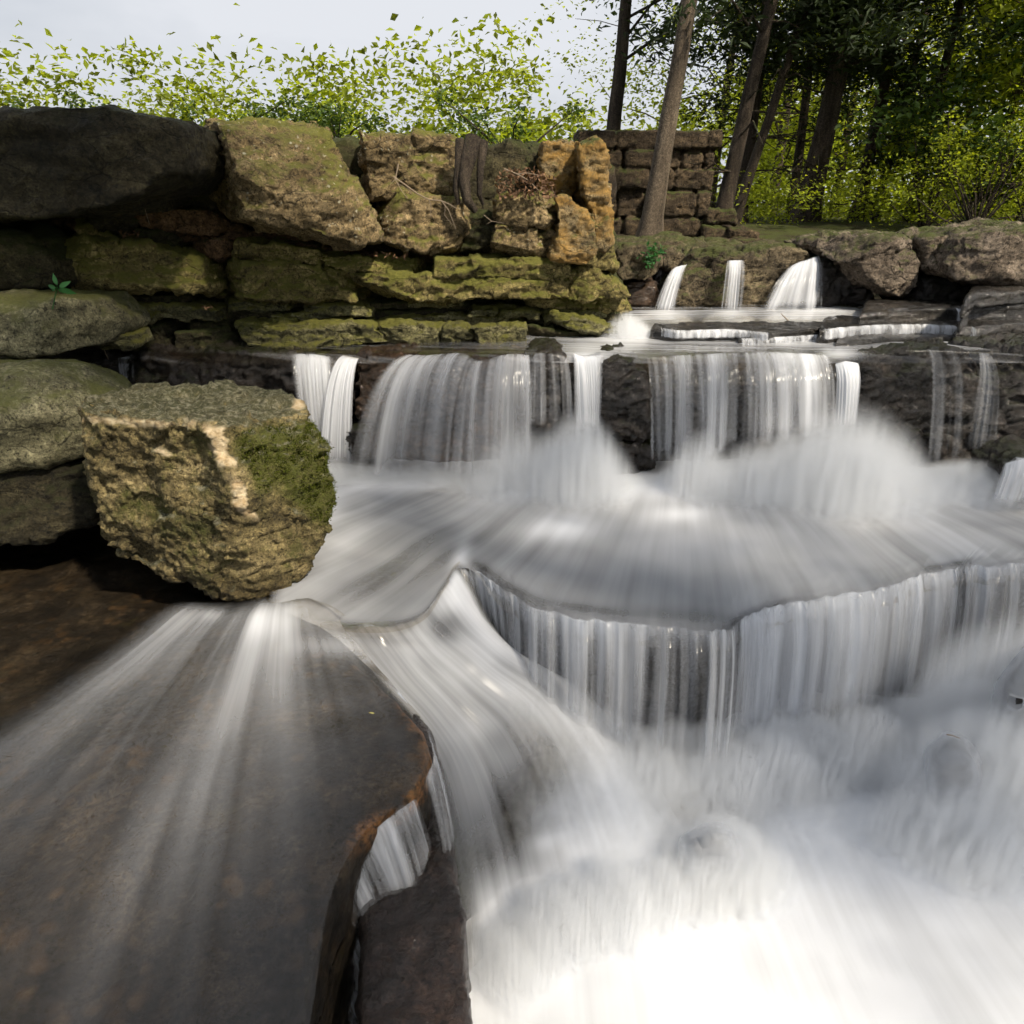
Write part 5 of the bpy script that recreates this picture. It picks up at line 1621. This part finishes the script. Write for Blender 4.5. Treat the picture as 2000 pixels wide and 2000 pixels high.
# plain grey trunk standing before the wall
b = at_y(1266, 462, 8.2); b[2] = CZ - .36
tp2 = at_y(1286, 333, 8.2)
dirv = (tp2 - at_y(1266, 462, 8.2)) / (tp2[2] - at_y(1266, 462, 8.2)[2])
tree('bare_trunk_tree', 'smooth grey trunk leaning slightly in front of the old stone wall', b, 5.2, (float(dirv[0]) * 5.2, 0), .105, 'broad', 31, .62, 1.7, 5200, 14, .10, M_leaf2, M_barkgrey)
spec = [
    # px, Y, r, lean, kind, label, nleaf, crown_from, spread, material, height
    (1402, 9.6, .10, .25, 'cedar', 'dark leaning cedar just right of the old stone wall', 9000, .36, 1.7, M_cedar, 5.6),
    (1440, 11.5, .10, .05, 'cedar', 'thin dark cedar second from the stone wall', 7000, .30, 1.7, M_cedar, 6.2),
    (1425, 10.4, .07, .45, 'cedar', 'slim cedar trunk crossing the thin dark one', 5000, .40, 1.4, M_cedar, 5.4),
    (1565, 11.0, .16, .22, 'cedar', 'thickest cedar trunk in the middle of the wood', 11000, .30, 2.1, M_cedar, 6.4),
    (1540, 14.5, .09, .0, 'cedar', 'slender dark trunk beside the thickest cedar', 8000, .24, 2.0, M_cedar, 7.),
    (1668, 12.0, .10, .1, 'cedar', 'dark cedar with low drooping boughs right of the thickest trunk', 12000, .12, 2.2, M_cedar, 6.4),
    (1700, 12.8, .08, .2, 'cedar', 'cedar half hidden by low drooping boughs', 9000, .14, 2.0, M_cedar, 6.2),
    (1770, 11.5, .08, .1, 'broad', 'mid green leafy tree above the overhanging boulder', 10000, .06, 1.8, M_leaf, 5.6),
    (1880, 10.5, .06, .3, 'broad', 'slender bright green tree with dark branches at the right', 10000, .06, 1.6, M_leaf, 4.6),
    (1985, 10.0, .06, .1, 'broad', 'bluish green leafy tree at the right edge of the wood', 9000, .06, 1.5, M_leaf2, 4.0),
    (1500, 18.0, .12, .1, 'broad', 'sunlit tree glimpsed between the dark cedar trunks', 9000, .08, 3.0, M_leaf, 6.8),
    (1620, 20.0, .12, .1, 'broad', 'sunlit yellow green tree behind the drooping cedar', 10000, .06, 3.2, M_leaf, 6.6),
    (1830, 19.0, .12, .1, 'broad', 'bright yellow green tree filling the gap above the brown block', 11000, .06, 3.2, M_leaf, 6.0),
    (1960, 21.0, .12, .1, 'broad', 'palest sunlit tree far back at the right edge', 11000, .06, 3.4, M_leaf, 5.6),
    (1380, 21.0, .14, .1, 'broad', 'sunlit tree far behind the end of the stone wall', 9000, .08, 3.2, M_leaf, 7.),
    (2120, 15.0, .12, .1, 'broad', 'leafy tree whose boughs reach in from the right', 9000, .08, 3., M_leaf, 5.6),
    (1180, 13.0, .14, .1, 'broad', 'leafy tree rising above the orange corner of the cliff', 9000, .35, 2.6, M_leaf2, 6.4),
]
for k, (x, Y, r, ln__, kind, lb, nl, cf, spd, mt, hh) in enumerate(spec):
    tree('cedar_tree' if kind == 'cedar' else 'leafy_tree', lb, gp(x, 0, Y), hh, (ln__ * 3, .1), r, kind, 200 + k, cf, spd, nl, 18 if kind == 'cedar' else 15, .11 if kind == 'cedar' else .075 * (1 + Y / 40), mt, M_bark, TG, dead=10 if kind == 'cedar' else 2)
# far wood seen as one mass beyond the trees one can tell apart
cs, rs = [], []
for k in range(420):
    Y = RNG.uniform(24, 46)
    x = RNG.uniform(-18, 40)
    zt = RNG.uniform(-.3, 5.6) * RNG.uniform(.6, 1)
    cs.append((x, Y, CZ - .3 + zt)); rs.append(RNG.uniform(.7, 1.6))
V, Fc = leaves_cloud(cs, np.array(rs), 60000, .26, .75, .6)
tag(link('far_wood', np_mesh('far_wood', V, Fc, False), M_leaf), kind='stuff')
# undergrowth along the bank
cs, rs = [], []
for k in range(150):
    Y = RNG.uniform(9.5, 19)
    x = at_y(RNG.uniform(1420, 2080), 450, Y)[0]
    cs.append((x, Y, CZ - .30 + RNG.uniform(0, .55))); rs.append(RNG.uniform(.15, .4))
V, Fc = leaves_cloud(cs, np.array(rs), 26000, .05, .8, .55)
tag(link('undergrowth', np_mesh('undergrowth', V, Fc, False), M_leaf), kind='stuff')
# low plants on the cliff top
for k, (x, y, Y, lb) in enumerate([(120, 238, 5.9, 'bushy shrub on the cliff top above the huge dark slab'), (430, 240, 5.9, 'leafy shrub on the cliff top above the great boulder'), (640, 246, 5.9, 'small shrub on the cliff top above the wide brown block'),
                                   (1000, 250, 5.9, 'shrub on the cliff top above the heap of dead leaves')]):
    c = at_y(x, y, Y)
    sh = empty('shrub', [float(c[0]), float(c[1]), CZ + .32], lb, 'shrub', 'shrubs along the cliff top')
    cs = [c + RNG.normal(size=3) * np.array([.30, .16, .09]) for _ in range(14)]
    st = merge([tube('s', [np.array([c[0], c[1], CZ + .28]), (np.array([c[0], c[1], CZ + .34]) + q) / 2 + RNG.normal(size=3) * .03, q], .010, .003, None, seg=5) for q in cs])
    link('stem', np_mesh('stem', *st), M_bark, sh)
    V, Fc = leaves_cloud(cs, .10, 1300, .035, .8, .55)
    link('foliage', np_mesh('foliage', V, Fc, False), M_leaf2, sh)

# unseen tree added on the near right bank to shade the water
rgs = np.random.default_rng(99)
shade = empty('unseen_shade_tree', [5.9, -1.6, CZ - 1.0], 'unseen leafy tree added on the near right bank to shade the stream', 'tree')
P0 = np.array([5.9, -1.6, CZ - 1.2])
V, Fc, P = trunk_mesh(P0, P0 + np.array([-.5, .2, 6.2]), .20, .06, .05, 16, 10, 99)
prt, cen, rad = [(V, Fc)], [], []
for k in range(36):
    tx, ty = rgs.uniform(2.0, 6.6), rgs.uniform(-2.9, 1.35)
    if ty > -.35 and tx < 2.75: continue                # an opening: the sun reaches the cube shaped boulder
    if k > 25: tx, ty = rgs.uniform(-.2, 1.5), rgs.uniform(.5, 2.0)      # boughs added to darken the left bank
    e = np.array([tx, ty, CZ + 3.9 + rgs.uniform(-.35, .45)])
    st0 = P[rgs.integers(8, 15)]
    q = [st0 + (e - st0) * w + np.array([0, 0, .5 * math.sin(math.pi * w)]) for w in np.linspace(0, 1, 6)]
    prt.append(tube('l', q, .04, .008, None, seg=5))
    for m in range(3):
        cen.append(e + rgs.normal(size=3) * np.array([.35, .35, .15])); rad.append(.42)
V, Fc = merge(prt)
link('trunk', np_mesh('trunk', V, Fc), M_bark, shade)
V, Fc = leaves_cloud(np.array(cen), np.array(rad), 5300, .13, .5, .62)
# leaves cut out of the crown so sunbeams reach the middle pool
az_, el_ = R(46), R(47)
sd3 = np.array([math.sin(az_) * math.cos(el_), -math.cos(az_) * math.cos(el_), math.sin(el_)])
Q = V.reshape(-1, 4, 3)
cq = Q.mean(1)
ok = np.ones(len(Q), bool)
for (hx, hy, hr) in [(1060, 1030, .20), (1310, 1005, .17), (1180, 1075, .12), (1470, 880, .16)]:
    w0 = at_z(hx, hy, -1.58)
    dq = cq - w0
    ok &= np.linalg.norm(dq - (dq @ sd3)[:, None] * sd3, axis=1) > hr
dq = cq - np.array([-.74, 3.0, 1.35])
ok &= np.linalg.norm(dq - (dq @ sd3)[:, None] * sd3, axis=1) > .55
V = Q[ok].reshape(-1, 3)
link('crown', np_mesh('crown', V, np.arange(len(V)).reshape(-1, 4), False), M_leaf2, shade)

for k, (x, Y, w_, h_, lb) in enumerate([(1800, 9.6, .7, 1.25, 'tall sunny bush growing behind the brown block'),
                                        (1905, 9.0, .7, 1.30, 'yellow green bush behind the left end of the pale creviced rock'), (2010, 9.3, .7, 1.20, 'yellow green bush at the right edge behind the pale creviced rock')]):
    b = gp(x, 0, Y, -.32)
    sh = empty('bush', [float(v) for v in b], lb, 'bush', 'bushes along the far bank')
    cs = [b + np.array([RNG.normal() * w_ * .5, RNG.normal() * w_ * .4, h_ * (.15 + .85 * RNG.uniform())]) for _ in range(26)]
    st = merge([tube('s', [b, (b + q) / 2 + RNG.normal(size=3) * .04, q], .012, .003, None, seg=5) for q in cs])
    link('stem', np_mesh('stem', *st), M_bark, sh)
    V, Fc = leaves_cloud(cs, .15, 1700, .042, .8, .6)
    link('foliage', np_mesh('foliage', V, Fc, False), M_leaf, sh)
# ================================================================== LIGHT
SUN_AZ, SUN_EL = R(46), R(47)        # azimuth measured from behind the camera towards the right
sv = Vector((math.sin(SUN_AZ) * math.cos(SUN_EL), -math.cos(SUN_AZ) * math.cos(SUN_EL), math.sin(SUN_EL)))
sl = bpy.data.lights.new('sun', 'SUN')
sl.energy = 4.2
sl.angle = R(3)
sl.color = (1, .89, .72)
so = bpy.data.objects.new('sun', sl)
COL.objects.link(so)
so.rotation_euler = sv.to_track_quat('Z', 'Y').to_euler()
so.location = (6, -6, 12)
w = bpy.data.worlds.new('World')
scene.world = w
w.use_nodes = True
nt = w.node_tree
nt.nodes.clear()
sky = nt.nodes.new('ShaderNodeTexSky')
sky.sky_type = 'NISHITA'
sky.sun_disc = False
sky.sun_elevation = SUN_EL
sky.sun_rotation = math.atan2(sv.x, sv.y)
sky.dust_density = 4
sky.ozone_density = 1
bg = nt.nodes.new('ShaderNodeBackground')
bg.inputs['Strength'].default_value = .05
ow = nt.nodes.new('ShaderNodeOutputWorld')
NW = NT(nt)
# thin bright cloud over most of the sky
tc = NW.n('ShaderNodeTexCoord').outputs['Generated']
cn = NW.noise(NW.n('ShaderNodeMapping', i_Vector=tc, i_Scale=(1, 1, 2.5)).outputs[0], 1.7, 6, .55)
cloud = NW.ramp(cn, [(.30, .55), (.62, 1.0)])
mixed = NW.mix(cloud, sky.outputs[0], (9.3, 9.6, 10.2))
nt.links.new(mixed, bg.inputs[0])
nt.links.new(bg.outputs[0], ow.inputs['Surface'])

scene.view_settings.view_transform = 'Standard'
scene.view_settings.look = 'None'
scene.view_settings.exposure = 0.75
scene.view_settings.gamma = 1
scene.render.engine = 'CYCLES'
cy = scene.cycles
cy.use_denoising = True
try:
    cy.denoiser = 'OPENIMAGEDENOISE'
except Exception:
    pass
cy.max_bounces = 5
cy.diffuse_bounces = 2
cy.glossy_bounces = 2
cy.transmission_bounces = 4
cy.transparent_max_bounces = 48
cy.caustics_reflective = False
cy.caustics_refractive = False
cy.sample_clamp_indirect = 6
cy.use_adaptive_sampling = True
cy.adaptive_threshold = .035
cy.adaptive_min_samples = 12
scene.render.filter_size = 1.1
cy.volume_bounces = 4
cy.volume_step_rate = 1.5
